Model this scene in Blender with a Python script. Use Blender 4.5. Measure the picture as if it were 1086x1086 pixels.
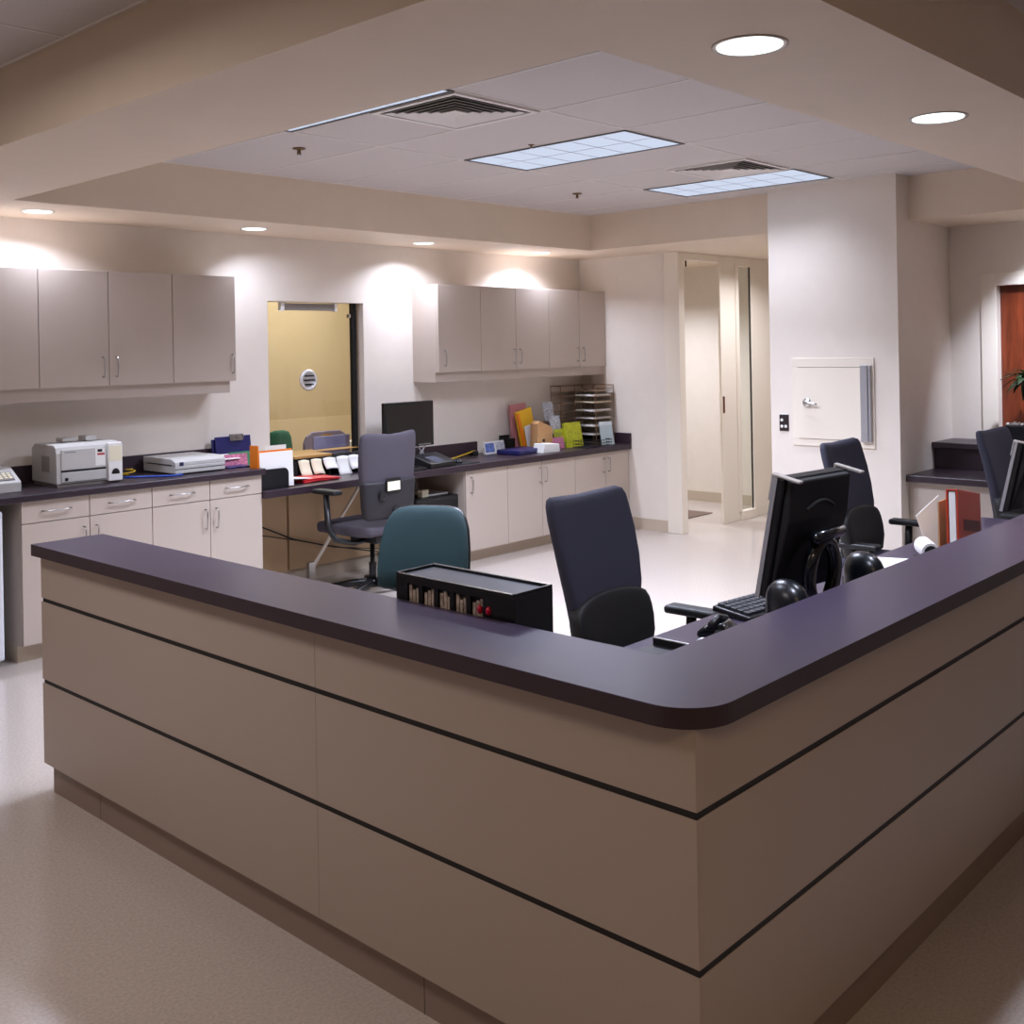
import bpy, bmesh, math, random
from mathutils import Vector, Matrix
PI = math.pi
random.seed(7)
for o in list(bpy.data.objects):
    bpy.data.objects.remove(o)
SC = bpy.context.scene
COL = SC.collection

# ---------------------------------------------------------------- camera
F_PX, PX, PY, YAW, ROLL, EYE = 1136.0, 543.0, 369.2, 0.7446, -0.0181, 1.83
cam_d = bpy.data.cameras.new('camera')
cam = bpy.data.objects.new('camera', cam_d)
COL.objects.link(cam)
cam_d.sensor_fit = 'HORIZONTAL'
cam_d.sensor_width = 36.0
cam_d.lens = F_PX / 1086 * 36
cam_d.shift_x = 0.0
cam_d.shift_y = -(543 - PY) / 1086
cam_d.clip_start = 0.05
fw = Vector((math.cos(YAW), math.sin(YAW), 0))
rt = Vector((math.sin(YAW), -math.cos(YAW), 0))
upv = Vector((0, 0, 1))
r3 = rt * math.cos(ROLL) + upv * math.sin(ROLL)
u3 = upv * math.cos(ROLL) - rt * math.sin(ROLL)
M = Matrix((r3, u3, -fw)).transposed().to_4x4()
M.translation = Vector((0, 0, EYE))
cam.matrix_world = M
SC.camera = cam

# ---------------------------------------------------------------- world, exposure
w = bpy.data.worlds.new('world')
SC.world = w
w.use_nodes = True
w.node_tree.nodes['Background'].inputs[0].default_value = (0.9, 0.8, 0.7, 1)
w.node_tree.nodes['Background'].inputs[1].default_value = 0.02
SC.view_settings.view_transform = 'Standard'
SC.view_settings.look = 'None'
SC.view_settings.gamma = 1.0
SC.view_settings.use_curve_mapping = False
SC.view_settings.exposure = 0.6

COOL = (0.74, 0.80, 1.0)
WARM = (1.0, 0.87, 0.75)


def area(name, loc, sx, sy, watt, col, spread=180, parent=None, shape='RECTANGLE', rot=(0, 0, 0)):
    l = bpy.data.lights.new(name, 'AREA')
    l.shape = shape
    l.size = sx
    l.size_y = sy
    l.energy = watt
    l.color = col
    l.spread = math.radians(spread)
    o = bpy.data.objects.new(name, l)
    COL.objects.link(o)
    o.location = loc
    o.rotation_euler = rot
    o.parent = parent
    return o


# lamps of the public corridor this side of the desk (ceiling troffers above and behind the camera)
W_HALL, W_TROFFER, W_DOWN, W_WALLWASH = 21.5, 82.0, 9.0, 8.8
area('hall_ceiling_lamp', (0.5, 3.7, 3.04), 0.6, 1.2, W_HALL, (1.0, 0.92, 0.92), 172)
area('hall_ceiling_lamp', (0.7, -0.4, 3.04), 0.6, 1.2, W_HALL * 0.58, (1.0, 0.72, 0.45), 172)


# ---------------------------------------------------------------- materials
def srgb(r, g, b):
    f = lambda v: (v / 255 / 12.92) if v / 255 <= 0.04045 else ((v / 255 + 0.055) / 1.055) ** 2.4
    return (f(r), f(g), f(b), 1)


def mat(name, rgb, rough=0.5, metal=0.0, var=0.0, scale=60.0, bump=0.0, bscale=200.0, coat=0.0, spec=0.5, stretch=None):
    m = bpy.data.materials.new(name)
    m.use_nodes = True
    nt = m.node_tree
    b = nt.nodes['Principled BSDF']
    c = srgb(*rgb)
    b.inputs['Base Color'].default_value = c
    b.inputs['Roughness'].default_value = rough
    b.inputs['Metallic'].default_value = metal
    b.inputs['Coat Weight'].default_value = coat
    b.inputs['Specular IOR Level'].default_value = spec
    tc = nt.nodes.new('ShaderNodeTexCoord')
    src = tc.outputs['Object']
    if stretch:
        mp = nt.nodes.new('ShaderNodeMapping')
        mp.inputs['Scale'].default_value = stretch
        nt.links.new(src, mp.inputs['Vector'])
        src = mp.outputs['Vector']
    if var > 0:
        n = nt.nodes.new('ShaderNodeTexNoise')
        n.inputs['Scale'].default_value = scale
        n.inputs['Detail'].default_value = 4
        nt.links.new(src, n.inputs['Vector'])
        r = nt.nodes.new('ShaderNodeValToRGB')
        r.color_ramp.elements[0].position = 0.3
        r.color_ramp.elements[1].position = 0.7
        r.color_ramp.elements[0].color = tuple(max(0, x * (1 - var)) for x in c[:3]) + (1,)
        r.color_ramp.elements[1].color = tuple(min(1, x * (1 + var)) for x in c[:3]) + (1,)
        nt.links.new(n.outputs['Fac'], r.inputs['Fac'])
        nt.links.new(r.outputs['Color'], b.inputs['Base Color'])
    if bump > 0:
        n2 = nt.nodes.new('ShaderNodeTexNoise')
        n2.inputs['Scale'].default_value = bscale
        n2.inputs['Detail'].default_value = 3
        nt.links.new(src, n2.inputs['Vector'])
        bp = nt.nodes.new('ShaderNodeBump')
        bp.inputs['Strength'].default_value = bump
        bp.inputs['Distance'].default_value = 0.004
        nt.links.new(n2.outputs['Fac'], bp.inputs['Height'])
        nt.links.new(bp.outputs['Normal'], b.inputs['Normal'])
    return m


def emit(name, rgb, strength):
    m = bpy.data.materials.new(name)
    m.use_nodes = True
    nt = m.node_tree
    nt.nodes.remove(nt.nodes['Principled BSDF'])
    e = nt.nodes.new('ShaderNodeEmission')
    e.inputs['Color'].default_value = srgb(*rgb)
    e.inputs['Strength'].default_value = strength
    nt.links.new(e.outputs[0], nt.nodes['Material Output'].inputs[0])
    return m


def glass(name, tint=(1, 1, 1, 1), trans=0.9):
    m = bpy.data.materials.new(name)
    m.use_nodes = True
    nt = m.node_tree
    nt.nodes.remove(nt.nodes['Principled BSDF'])
    t = nt.nodes.new('ShaderNodeBsdfTransparent')
    t.inputs['Color'].default_value = tint
    g = nt.nodes.new('ShaderNodeBsdfGlossy')
    g.inputs['Roughness'].default_value = 0.02
    mx = nt.nodes.new('ShaderNodeMixShader')
    fr = nt.nodes.new('ShaderNodeFresnel')
    fr.inputs['IOR'].default_value = 1.45
    ge = nt.nodes.new('ShaderNodeNewGeometry')
    iv = nt.nodes.new('ShaderNodeMath')
    iv.operation = 'SUBTRACT'
    iv.inputs[0].default_value = 1.0
    nt.links.new(ge.outputs['Backfacing'], iv.inputs[1])
    mu = nt.nodes.new('ShaderNodeMath')
    mu.operation = 'MULTIPLY'
    nt.links.new(fr.outputs[0], mu.inputs[0])
    nt.links.new(iv.outputs[0], mu.inputs[1])
    nt.links.new(mu.outputs[0], mx.inputs[0])
    nt.links.new(t.outputs[0], mx.inputs[1])
    nt.links.new(g.outputs[0], mx.inputs[2])
    nt.links.new(mx.outputs[0], nt.nodes['Material Output'].inputs[0])
    return m


m_wall = mat('wall_paint', (233, 223, 211), 0.6, var=0.015, scale=8, bump=0.05, bscale=400)
m_soffit = mat('soffit_paint', (228, 210, 188), 0.6, var=0.015, scale=6, bump=0.04, bscale=400)
m_tile = mat('acoustic_tile', (207, 199, 195), 0.9, var=0.12, scale=260, bump=0.6, bscale=260)
m_grid = mat('grid_metal', (228, 222, 216), 0.5)
m_floor = mat('vinyl_floor', (192, 181, 172), 0.2, var=0.11, scale=90, coat=0.15)
m_base = mat('cove_base', (196, 180, 160), 0.5)
m_lam = mat('taupe_laminate', (190, 176, 164), 0.42, var=0.02, scale=300)
m_lamd = mat('desk_laminate', (180, 164, 152), 0.42, var=0.03, scale=320)
m_toe = mat('toe_kick', (150, 130, 118), 0.5)
m_gap = mat('black_reveal', (14, 12, 12), 0.6)
m_seam = mat('panel_seam', (96, 80, 70), 0.6)
m_pback = mat('dark_aubergine_laminate', (45, 32, 41), 0.36, var=0.05, scale=350)
m_purple = mat('aubergine_laminate', (64, 55, 74), 0.31, var=0.05, scale=350, spec=0.42)
m_pedge = mat('aubergine_edge', (52, 36, 46), 0.45)
m_chrome = mat('brushed_metal', (190, 188, 186), 0.28, 1.0)
m_alu = mat('silver_plastic', (186, 186, 190), 0.35, 0.6)
m_black = mat('black_plastic', (17, 17, 19), 0.38)
m_soft = mat('soft_black_pad', (17, 17, 18), 0.55)
m_gloss = mat('gloss_black', (14, 17, 22), 0.16, coat=0.4)
m_matte = mat('matte_black', (12, 12, 13), 0.6)
m_dome = mat('satin_black_dome', (16, 19, 24), 0.3)
m_screen = mat('dark_screen', (7, 7, 9), 0.12)
m_navy = mat('navy_fabric', (48, 47, 62), 0.85, var=0.15, scale=500, bump=0.4, bscale=700)
m_char = mat('charcoal_shell', (32, 29, 34), 0.6)
m_mauve = mat('mauve_fabric', (70, 64, 73), 0.85, var=0.15, scale=500, bump=0.4, bscale=700)
m_teal = mat('teal_fabric', (15, 48, 52), 0.8, var=0.2, scale=500, bump=0.5, bscale=700)
m_lilac = mat('lilac_plastic', (132, 126, 166), 0.5)
m_green = mat('green_cloth', (24, 96, 74), 0.8, var=0.2, scale=40)
m_ivory = mat('ivory_plastic', (198, 196, 192), 0.45)
m_white = mat('white_paper', (236, 234, 230), 0.7)
m_cream = mat('cream_paper', (232, 224, 196), 0.7)
m_trim = mat('door_frame_paint', (238, 228, 212), 0.4)
m_wood = mat('red_wood', (104, 44, 20), 0.35, var=0.35, scale=6, stretch=(4, 4, 0.6))
m_tan = mat('waiting_room_paint', (190, 172, 142), 0.7, var=0.02, scale=5)
m_tanlow = mat('waiting_room_band', (206, 188, 158), 0.6)
m_oak = mat('oak_ledge', (170, 128, 70), 0.4, var=0.15, scale=20, stretch=(1, 8, 8))
m_red = mat('red_folder', (186, 30, 40), 0.4)
m_binder = mat('orange_red_binder', (186, 56, 30), 0.4)
m_orange = mat('orange_folder', (240, 130, 20), 0.6)
m_yellow = mat('yellow_folder', (238, 186, 26), 0.6)
m_lime = mat('yellow_green_print', (176, 178, 30), 0.5, var=0.25, scale=30)
m_pink = mat('pink_folder', (208, 138, 140), 0.6)
m_blue = mat('blue_plastic', (34, 34, 92), 0.35)
m_cable = mat('blue_cable', (40, 80, 180), 0.4)
m_ycable = mat('yellow_cable', (220, 180, 40), 0.4)
m_card = mat('kraft_card', (190, 146, 98), 0.7, var=0.06, scale=30)
m_print = mat('printed_card', (186, 190, 200), 0.5, var=0.55, scale=70)
m_printb = mat('blue_printed_card', (96, 120, 186), 0.5, var=0.6, scale=60)
m_printr = mat('red_printed_card', (186, 110, 140), 0.5, var=0.5, scale=60)
m_leaf = mat('plant_leaf', (26, 48, 20), 0.4, var=0.4, scale=12)
m_stem = mat('plant_stem', (70, 50, 36), 0.7)
m_mat_ = mat('entrance_mat', (120, 100, 88), 0.9, bump=0.5)
m_pebble = mat('white_pebbles', (210, 206, 200), 0.6, var=0.3, scale=90)
m_acryl = glass('clear_acrylic', (0.93, 0.95, 0.95, 1))
m_glass = glass('window_glass', (0.95, 0.97, 0.95, 1))
m_lens = emit('troffer_lens', (214, 224, 246), 0.62)
m_lamp = emit('downlight_lens', (240, 252, 255), 1.6)
m_crystal = mat('clear_bottle', (176, 160, 146), 0.15, var=0.5, scale=60)
m_berry = mat('crimson_plastic', (190, 20, 60), 0.3)


# ---------------------------------------------------------------- mesh builder
class MB:
    def __init__(self):
        self.bm = bmesh.new()

    def hexa(self, p):
        v = [self.bm.verts.new(q) for q in p]
        for f in ((0, 3, 2, 1), (4, 5, 6, 7), (0, 1, 5, 4), (1, 2, 6, 5), (2, 3, 7, 6), (3, 0, 4, 7)):
            self.bm.faces.new([v[i] for i in f])
        return self

    def box(self, x0, x1, y0, y1, z0, z1, mx=None):
        p = [(x0, y0, z0), (x1, y0, z0), (x1, y1, z0), (x0, y1, z0), (x0, y0, z1), (x1, y0, z1), (x1, y1, z1), (x0, y1, z1)]
        if mx is not None:
            p = [mx @ Vector(q) for q in p]
        return self.hexa(p)

    def prism(self, pts, z0, z1, axis='z', mx=None):
        def at(a, b, c):
            q = Vector((a, b, c)) if axis == 'z' else (Vector((a, c, b)) if axis == 'y' else Vector((c, a, b)))
            return mx @ q if mx is not None else q
        lo = [self.bm.verts.new(at(a, b, z0)) for a, b in pts]
        hi = [self.bm.verts.new(at(a, b, z1)) for a, b in pts]
        n = len(pts)
        self.bm.faces.new(lo[::-1])
        self.bm.faces.new(hi)
        for i in range(n):
            self.bm.faces.new((lo[i], lo[(i + 1) % n], hi[(i + 1) % n], hi[i]))
        return self

    def lathe(self, prof, n=24, mx=None):
        rings = []
        for r, z in prof:
            ring = []
            for i in range(n):
                a = 2 * PI * i / n
                q = Vector((max(r, 1e-4) * math.cos(a), max(r, 1e-4) * math.sin(a), z))
                ring.append(self.bm.verts.new(mx @ q if mx is not None else q))
            rings.append(ring)
        for a, b in zip(rings, rings[1:]):
            for i in range(n):
                self.bm.faces.new((a[i], a[(i + 1) % n], b[(i + 1) % n], b[i]))
        self.bm.faces.new(rings[0][::-1])
        self.bm.faces.new(rings[-1])
        return self

    def tube(self, pts, r, n=8, closed=False):
        pts = [Vector(p) for p in pts]
        rs = r if isinstance(r, (list, tuple)) else [r] * len(pts)
        rings = []
        ref = None
        for i, p in enumerate(pts):
            t = (pts[min(i + 1, len(pts) - 1)] - pts[max(i - 1, 0)]).normalized()
            if ref is None:
                ref = Vector((0, 0, 1)) if abs(t.z) < 0.9 else Vector((1, 0, 0))
            a = t.cross(ref).normalized()
            b = a.cross(t).normalized()
            ref = b
            rings.append([self.bm.verts.new(p + (a * math.cos(2 * PI * k / n) + b * math.sin(2 * PI * k / n)) * rs[i]) for k in range(n)])
        for a, b in zip(rings, rings[1:]):
            for k in range(n):
                self.bm.faces.new((a[k], a[(k + 1) % n], b[(k + 1) % n], b[k]))
        self.bm.faces.new(rings[0][::-1])
        self.bm.faces.new(rings[-1])
        return self

    def grid(self, rows, cap=True):
        """loft through closed rings of equal length"""
        R = [[self.bm.verts.new(p) for p in r] for r in rows]
        n = len(R[0])
        for a, b in zip(R, R[1:]):
            for k in range(n):
                self.bm.faces.new((a[k], a[(k + 1) % n], b[(k + 1) % n], b[k]))
        if cap:
            self.bm.faces.new(R[0][::-1])
            self.bm.faces.new(R[-1])
        return self

    def sheet(self, rows, th):
        """open grid of points given a thickness along its normals"""
        nr, nc = len(rows), len(rows[0])
        P = [[Vector(p) for p in r] for r in rows]
        N = [[None] * nc for _ in range(nr)]
        for i in range(nr):
            for j in range(nc):
                a = P[min(i + 1, nr - 1)][j] - P[max(i - 1, 0)][j]
                b = P[i][min(j + 1, nc - 1)] - P[i][max(j - 1, 0)]
                N[i][j] = a.cross(b).normalized()
        A = [[self.bm.verts.new(P[i][j] + N[i][j] * th / 2) for j in range(nc)] for i in range(nr)]
        B = [[self.bm.verts.new(P[i][j] - N[i][j] * th / 2) for j in range(nc)] for i in range(nr)]
        for i in range(nr - 1):
            for j in range(nc - 1):
                self.bm.faces.new((A[i][j], A[i][j + 1], A[i + 1][j + 1], A[i + 1][j]))
                self.bm.faces.new((B[i][j], B[i + 1][j], B[i + 1][j + 1], B[i][j + 1]))
        for i in range(nr - 1):
            self.bm.faces.new((A[i][0], A[i + 1][0], B[i + 1][0], B[i][0]))
            self.bm.faces.new((A[i][-1], B[i][-1], B[i + 1][-1], A[i + 1][-1]))
        for j in range(nc - 1):
            self.bm.faces.new((A[0][j], B[0][j], B[0][j + 1], A[0][j + 1]))
            self.bm.faces.new((A[-1][j], A[-1][j + 1], B[-1][j + 1], B[-1][j]))
        return self

    def build(self, name, material, parent=None, bevel=0.0, smooth=False, subsurf=0, seg=2):
        bmesh.ops.recalc_face_normals(self.bm, faces=self.bm.faces)
        me = bpy.data.meshes.new(name)
        self.bm.to_mesh(me)
        self.bm.free()
        me.materials.append(material)
        o = bpy.data.objects.new(name, me)
        COL.objects.link(o)
        o.parent = parent
        if smooth:
            for p in me.polygons:
                p.use_smooth = True
        if bevel > 0:
            b = o.modifiers.new('bevel', 'BEVEL')
            b.width = bevel
            b.segments = seg
            b.limit_method = 'ANGLE'
            b.angle_limit = math.radians(40)
        if subsurf:
            s = o.modifiers.new('subsurf', 'SUBSURF')
            s.levels = subsurf
            s.render_levels = subsurf
        return o


def thing(name, label, cat, loc=(0, 0, 0), rz=0.0, group=None):
    o = bpy.data.objects.new(name, None)
    COL.objects.link(o)
    o.empty_display_size = 0.1
    o.location = loc
    o.rotation_euler = (0, 0, rz)
    o['label'] = label
    o['category'] = cat
    if group:
        o['group'] = group
    return o


def tag(o, label, cat, group=None, kind=None):
    if label:
        o['label'] = label
    if cat:
        o['category'] = cat
    if group:
        o['group'] = group
    if kind:
        o['kind'] = kind
    return o


def kids(o):
    return [c for c in bpy.data.objects if c.parent == o]


def dup(root, loc, rz=None, label=None, group=None):
    def cp(o, parent):
        c = o.copy()
        COL.objects.link(c)
        c.parent = parent
        for k in kids(o):
            cp(k, c)
        return c
    r = cp(root, None)
    r.location = loc
    if rz is not None:
        r.rotation_euler = (0, 0, rz)
    if label:
        r['label'] = label
    if group:
        r['group'] = group
    return r


def struct(name, mb, m, parent=None, **kw):
    o = mb.build(name, m, parent, **kw)
    if parent is None:
        o['kind'] = 'structure'
    return o


def RZ(a):
    return Matrix.Rotation(a, 4, 'Z')


# ---------------------------------------------------------------- key dimensions
XW, YW, HC, SB = 8.715, 7.053, 3.062, 2.735
RX0, RX1, RY0, RY1 = 2.60, 7.92, 2.01, 6.28      # raised part of the ceiling
LCT, RCT = 1.011, 0.85                             # left counter top, window desk and right counter top

# ---------------------------------------------------------------- room shell
struct('floor', MB().box(-3, 12.4, -3, 12.4, -0.1, 0), m_floor)
# back wall with the reception window opening
WX0, WX1, WZ0, WZ1 = 4.85, 5.806, 1.02, 2.232
struct('wall_back', MB().box(-3, WX0, YW, YW + 0.14, 0, HC).box(WX1, 8.715, YW, YW + 0.14, 0, HC)
       .box(WX0, WX1, YW, YW + 0.14, 0, WZ0).box(WX0, WX1, YW, YW + 0.14, WZ1, HC), m_wall)
struct('wall_left', MB().box(-3.1, -3, -3, 12.4, 0, HC), m_wall)
struct('wall_front', MB().box(-3, 12.4, -3.1, -3, 0, HC), m_wall)
# right wall: with the wood door opening, the shaft with the pass-through and the stretch beside the alcove
DY0, DY1, DZ = 1.95, 2.912, 2.28
struct('wall_right', MB().box(XW, XW + 0.14, DY1, 3.24, 0, HC).box(XW, XW + 0.14, -3, DY0, 0, HC)
       .box(XW, XW + 0.14, DY0, DY1, DZ, HC), m_wall)
struct('wall_shaft', MB().box(7.70, XW + 0.14, 3.24, 4.29, 0, HC), m_wall)
struct('wall_right_end', MB().box(XW, XW + 0.14, 5.98, YW, 0, SB), m_wall)
struct('wall_alcove', MB().box(11.0, 11.1, 3.24, 6.0, 0, SB).box(XW + 0.14, 11.1, 3.1, 3.24, 0, SB), m_wall)
struct('wall_corridor', MB().box(10.72, 10.8, 5.95, 9.0, 0, SB).box(XW + 0.14, 10.8, 9.0, 9.1, 0, SB), m_wall)
# ceilings
struct('ceiling', MB().box(-3, 12.4, -3, 12.4, HC, HC + 0.1), m_tile)
struct('ceiling_alcove', MB().box(XW, 11.1, 4.29, 9.1, SB, SB + 0.1), m_soffit)
struct('trim_1', MB().box(1.90, RX0, 1.306, YW, SB, HC), m_soffit)
struct('trim_2', MB().box(RX0, XW, 1.306, RY0, SB, HC), m_soffit)
struct('trim_3', MB().box(RX0, XW, RY1, YW, SB, HC), m_soffit)
struct('trim_4', MB().box(RX1, XW, RY0, 3.24, SB, HC).box(RX1, XW, 4.29, RY1, SB, HC), m_soffit)
# suspended grid
g = MB()
for x in (2.93, 3.55, 4.225, 4.915, 5.545, 6.225, 6.905, 7.53):
    g.box(x - 0.006, x + 0.006, RY0, RY1, HC - 0.003, HC + 0.01)
for y in (2.32, 3.63, 4.94, 6.25):
    g.box(RX0, RX1, y - 0.006, y + 0.006, HC - 0.0032, HC + 0.01)
for y in (-2.4, -1.1, 0.2, 1.5, 2.8, 4.05, 5.35):
    g.box(-3, 1.9, y - 0.006, y + 0.006, HC - 0.0032, HC + 0.01)
for x in (-2.1, -1.45, -0.8, -0.15, 0.5, 1.15, 1.88):
    g.box(x - 0.006, x + 0.006, -3, YW, HC - 0.003, HC + 0.01)
struct('trim_5', g, m_grid)
# baseboards
struct('baseboard_right', MB().box(XW - 0.012, XW, 5.98, 6.42, 0, 0.115), m_base)
struct('baseboard_back', MB().box(4.36, 6.39, YW - 0.012, YW, 0, 0.115).box(-3, 1.9, YW - 0.012, YW, 0, 0.115), m_base)
struct('baseboard_shaft', MB().box(7.688, 7.70, 3.24, 4.29, 0, 0.115).box(7.688, 8.0, 3.228, 3.24, 0, 0.115), m_base)
struct('baseboard_corridor', MB().box(10.7, 10.72, 5.95, 9.0, 0, 0.115), m_base)

# door frame with sidelight closing the alcove
fr = MB()
fr.box(8.70, 8.80, 5.82, 5.99, 0, SB - 0.001)
fr.box(9.47, 9.78, 5.82, 5.86, 0, SB - 0.001)
fr.box(10.07, 10.75, 5.82, 5.86, 0, SB - 0.001)
fr.box(8.80, 9.47, 5.82, 5.86, 2.66, SB - 0.001)
fr.box(9.78, 10.07, 5.82, 5.86, 2.64, SB - 0.001)
fr.box(9.78, 10.07, 5.80, 5.87, 0.0, 0.09)
d1 = struct('door_1', fr, m_trim, bevel=0.004)
MB().box(9.43, 9.50, 5.808, 5.82, 0, 2.70).build('door_stop', m_trim, d1, bevel=0.003)
MB().box(9.74, 9.80, 5.808, 5.82, 0.09, 2.66).build('door_stop', m_trim, d1, bevel=0.003)
MB().box(9.78, 10.07, 5.838, 5.846, 0.09, 2.64).build('sidelight_glass', m_glass, d1)
MB().box(10.062, 10.07, 5.834, 5.85, 0.09, 2.64).build('glass_seal', m_matte, d1)
MB().box(9.448, 9.482, 5.802, 5.808, 1.13, 1.30).build('strike_plate', mat('bronze_plate', (110, 66, 40), 0.4, 0.7), d1, bevel=0.003)
MB().box(8.90, 8.912, 5.86, 5.872, 2.60, 2.66).build('door_holder', m_black, d1)
# wood door
dd = struct('door_2', MB().box(8.79, 8.83, DY0 + 0.03, DY1 - 0.035, 0.01, DZ - 0.03), m_wood, bevel=0.003)
MB().box(XW - 0.015, 8.86, DY1 - 0.035, DY1 + 0.085, 0, DZ + 0.07).box(XW - 0.015, 8.86, DY0 - 0.085, DY0 + 0.03, 0, DZ + 0.07)\
    .box(XW - 0.015, 8.86, DY0 + 0.03, DY1 - 0.035, DZ - 0.03, DZ + 0.07).build('door_casing', m_trim, dd, bevel=0.004)

# reception window
win = struct('window_1', MB().box(WX1 - 0.07, WX1 - 0.028, YW + 0.06, YW + 0.10, WZ0, WZ1), m_matte)
MB().box(WX0, WX1 - 0.07, YW + 0.075, YW + 0.083, WZ0, WZ1).build('glass_pane', m_glass, win)
MB().box(WX0, WX1, YW, YW + 0.14, WZ0 - 0.02, WZ0 + 0.002).build('sill', m_oak, win)
mt = Matrix.Translation((5.28, YW + 0.072, 1.60)) @ Matrix.Rotation(PI / 2, 4, 'X')
MB().lathe([(0.085, -0.006), (0.088, 0.004), (0.08, 0.016), (0.066, 0.018), (0.06, 0.010), (0.0, 0.010)], 32, mt)\
    .build('speak_through', mat('satin_steel', (226, 224, 222), 0.45, 0.5), win, smooth=True)
s = MB()
for k, ww in ((-1, 0.042), (0, 0.052), (1, 0.042)):
    s.box(5.28 - ww, 5.28 + ww, YW + 0.050, YW + 0.063, 1.60 + k * 0.034 - 0.006, 1.60 + k * 0.034 + 0.006)
s.build('speak_through_slots', m_black, win)
MB().box(5.03, 5.53, YW + 0.035, YW + 0.07, 2.165, 2.222).build('pane_light_bar', mat('pane_light_grey', (150, 144, 140), 0.5, 0.3), win, bevel=0.003)  # grey bar standing in for a ceiling light showing in the glass
MB().box(5.00, 5.03, YW + 0.03, YW + 0.074, 2.16, 2.226).box(5.53, 5.555, YW + 0.03, YW + 0.074, 2.16, 2.226).build('pane_light_end', m_white, win)  # white ends of the same stand-in bar
MB().box(WX0, WX0 + 0.03, YW + 0.06, YW + 0.09, 2.15, 2.18).box(5.70, 5.72, YW + 0.06, YW + 0.09, 2.11, 2.14).build('glass_clip', m_chrome, win)

# waiting room beyond the window
struct('wall_waiting', MB().box(3.2, 11, 9.5, 9.6, 1.112, HC).box(3.1, 3.2, YW + 0.14, 9.6, 0, HC)
       .box(8.5, 8.6, YW + 0.14, 9.5, 0, HC), m_tan)
struct('trim_6', MB().box(3.2, 11, 9.49, 9.6, 0, 1.112), m_tanlow)
area('waiting_room_lamp', (6.6, 8.4, 3.03), 1.2, 1.2, 38, (1.0, 0.93, 0.82), 175)
area('corridor_lamp', (9.75, 7.0, 2.72), 0.5, 0.9, 23, (0.84, 0.88, 1.0), 125)
area('alcove_lamp', (9.6, 5.0, 2.72), 0.5, 0.5, 17, (0.9, 0.9, 1.0), 150)

# ---------------------------------------------------------------- ceiling fittings
LG = 'recessed troffers in the tiled ceiling'


def troffer(label, x0, x1, y0, y1, nx, ny, watt, spread=142):
    cx, cy = (x0 + x1) / 2, (y0 + y1) / 2
    t = thing('ceiling_light', label, 'ceiling light', (cx, cy, HC), 0, LG)
    hx, hy = (x1 - x0) / 2, (y1 - y0) / 2
    MB().box(-hx, hx, -hy, -hy + 0.018, -0.008, 0).box(-hx, hx, hy - 0.018, hy, -0.008, 0)\
        .box(-hx, -hx + 0.018, -hy + 0.018, hy - 0.018, -0.008, 0).box(hx - 0.018, hx, -hy + 0.018, hy - 0.018, -0.008, 0)\
        .build('frame', mat('troffer_frame', (70, 66, 66), 0.5), t)
    MB().box(-hx + 0.018, hx - 0.018, -hy + 0.018, hy - 0.018, -0.004, 0.0).build('lens', m_lens, t)
    lv = MB()
    for i in range(1, nx):
        x = -hx + 2 * hx * i / nx
        lv.box(x - 0.004, x + 0.004, -hy + 0.018, hy - 0.018, -0.005, -0.004)
    for j in range(1, ny):
        y = -hy + 2 * hy * j / ny
        lv.box(-hx + 0.018, hx - 0.018, y - 0.004, y + 0.004, -0.0052, -0.004)
    lv.build('louvre', mat('louvre_metal', (190, 194, 210), 0.4, 0.2), t)
    if watt:
        area('lamp_light', (0, 0, -0.012), 2 * hx * 0.6, 2 * hy * 0.9, watt, COOL, spread, t)
    return t


troffer('large recessed ceiling light panel between the two square air vents', 4.925, 5.535, 3.635, 4.935, 2, 6, W_TROFFER * 1.12, 134)
troffer('recessed ceiling light panel nearest the wall column', 6.91, 7.52, 3.635, 4.935, 2, 6, W_TROFFER * 0.115, 112)
troffer('recessed ceiling light panel mostly hidden by the near left soffit', 2.955, 3.575, 3.635, 4.935, 2, 6, W_TROFFER * 0.36, 116)

VG = 'square ceiling air vents'


def diffuser(label, cx, cy, h):
    t = thing('air_vent', label, 'air vent', (cx, cy, HC), 0, VG)
    MB().box(-h, h, -h, -h + 0.03, -0.012, 0).box(-h, h, h - 0.03, h, -0.012, 0)\
        .box(-h, -h + 0.03, -h + 0.03, h - 0.03, -0.012, 0).box(h - 0.03, h, -h + 0.03, h - 0.03, -0.012, 0).build('frame', m_grid, t)
    MB().box(-h + 0.03, h - 0.03, -h + 0.03, h - 0.03, -0.004, -0.001).build('backing', m_matte, t)
    lv = MB()
    for k in range(5):
        a = h - 0.05 - k * 0.042
        b = a - 0.03
        for rot in range(4):
            r = RZ(rot * PI / 2)
            p = [(-a, -a, -0.014), (a, -a, -0.014), (b, -b, -0.001), (-b, -b, -0.001)]
            p = [r @ Vector(q) for q in p]
            q = [v + Vector((0, 0, 0.003)) for v in p]
            lv.hexa([p[0], p[1], p[2], p[3], q[0], q[1], q[2], q[3]])
    lv.build('louvre', m_grid, t)
    e = h - 0.05 - 5 * 0.042
    MB().box(-e, e, -e, e, -0.014, -0.008).build('centre_plate', m_grid, t)


diffuser('square air vent beside the mostly hidden light panel', 3.893, 3.957, 0.31)
diffuser('square air vent beside the light panel nearest the column', 6.575, 3.957, 0.31)

SG = 'ceiling sprinkler heads'


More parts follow.
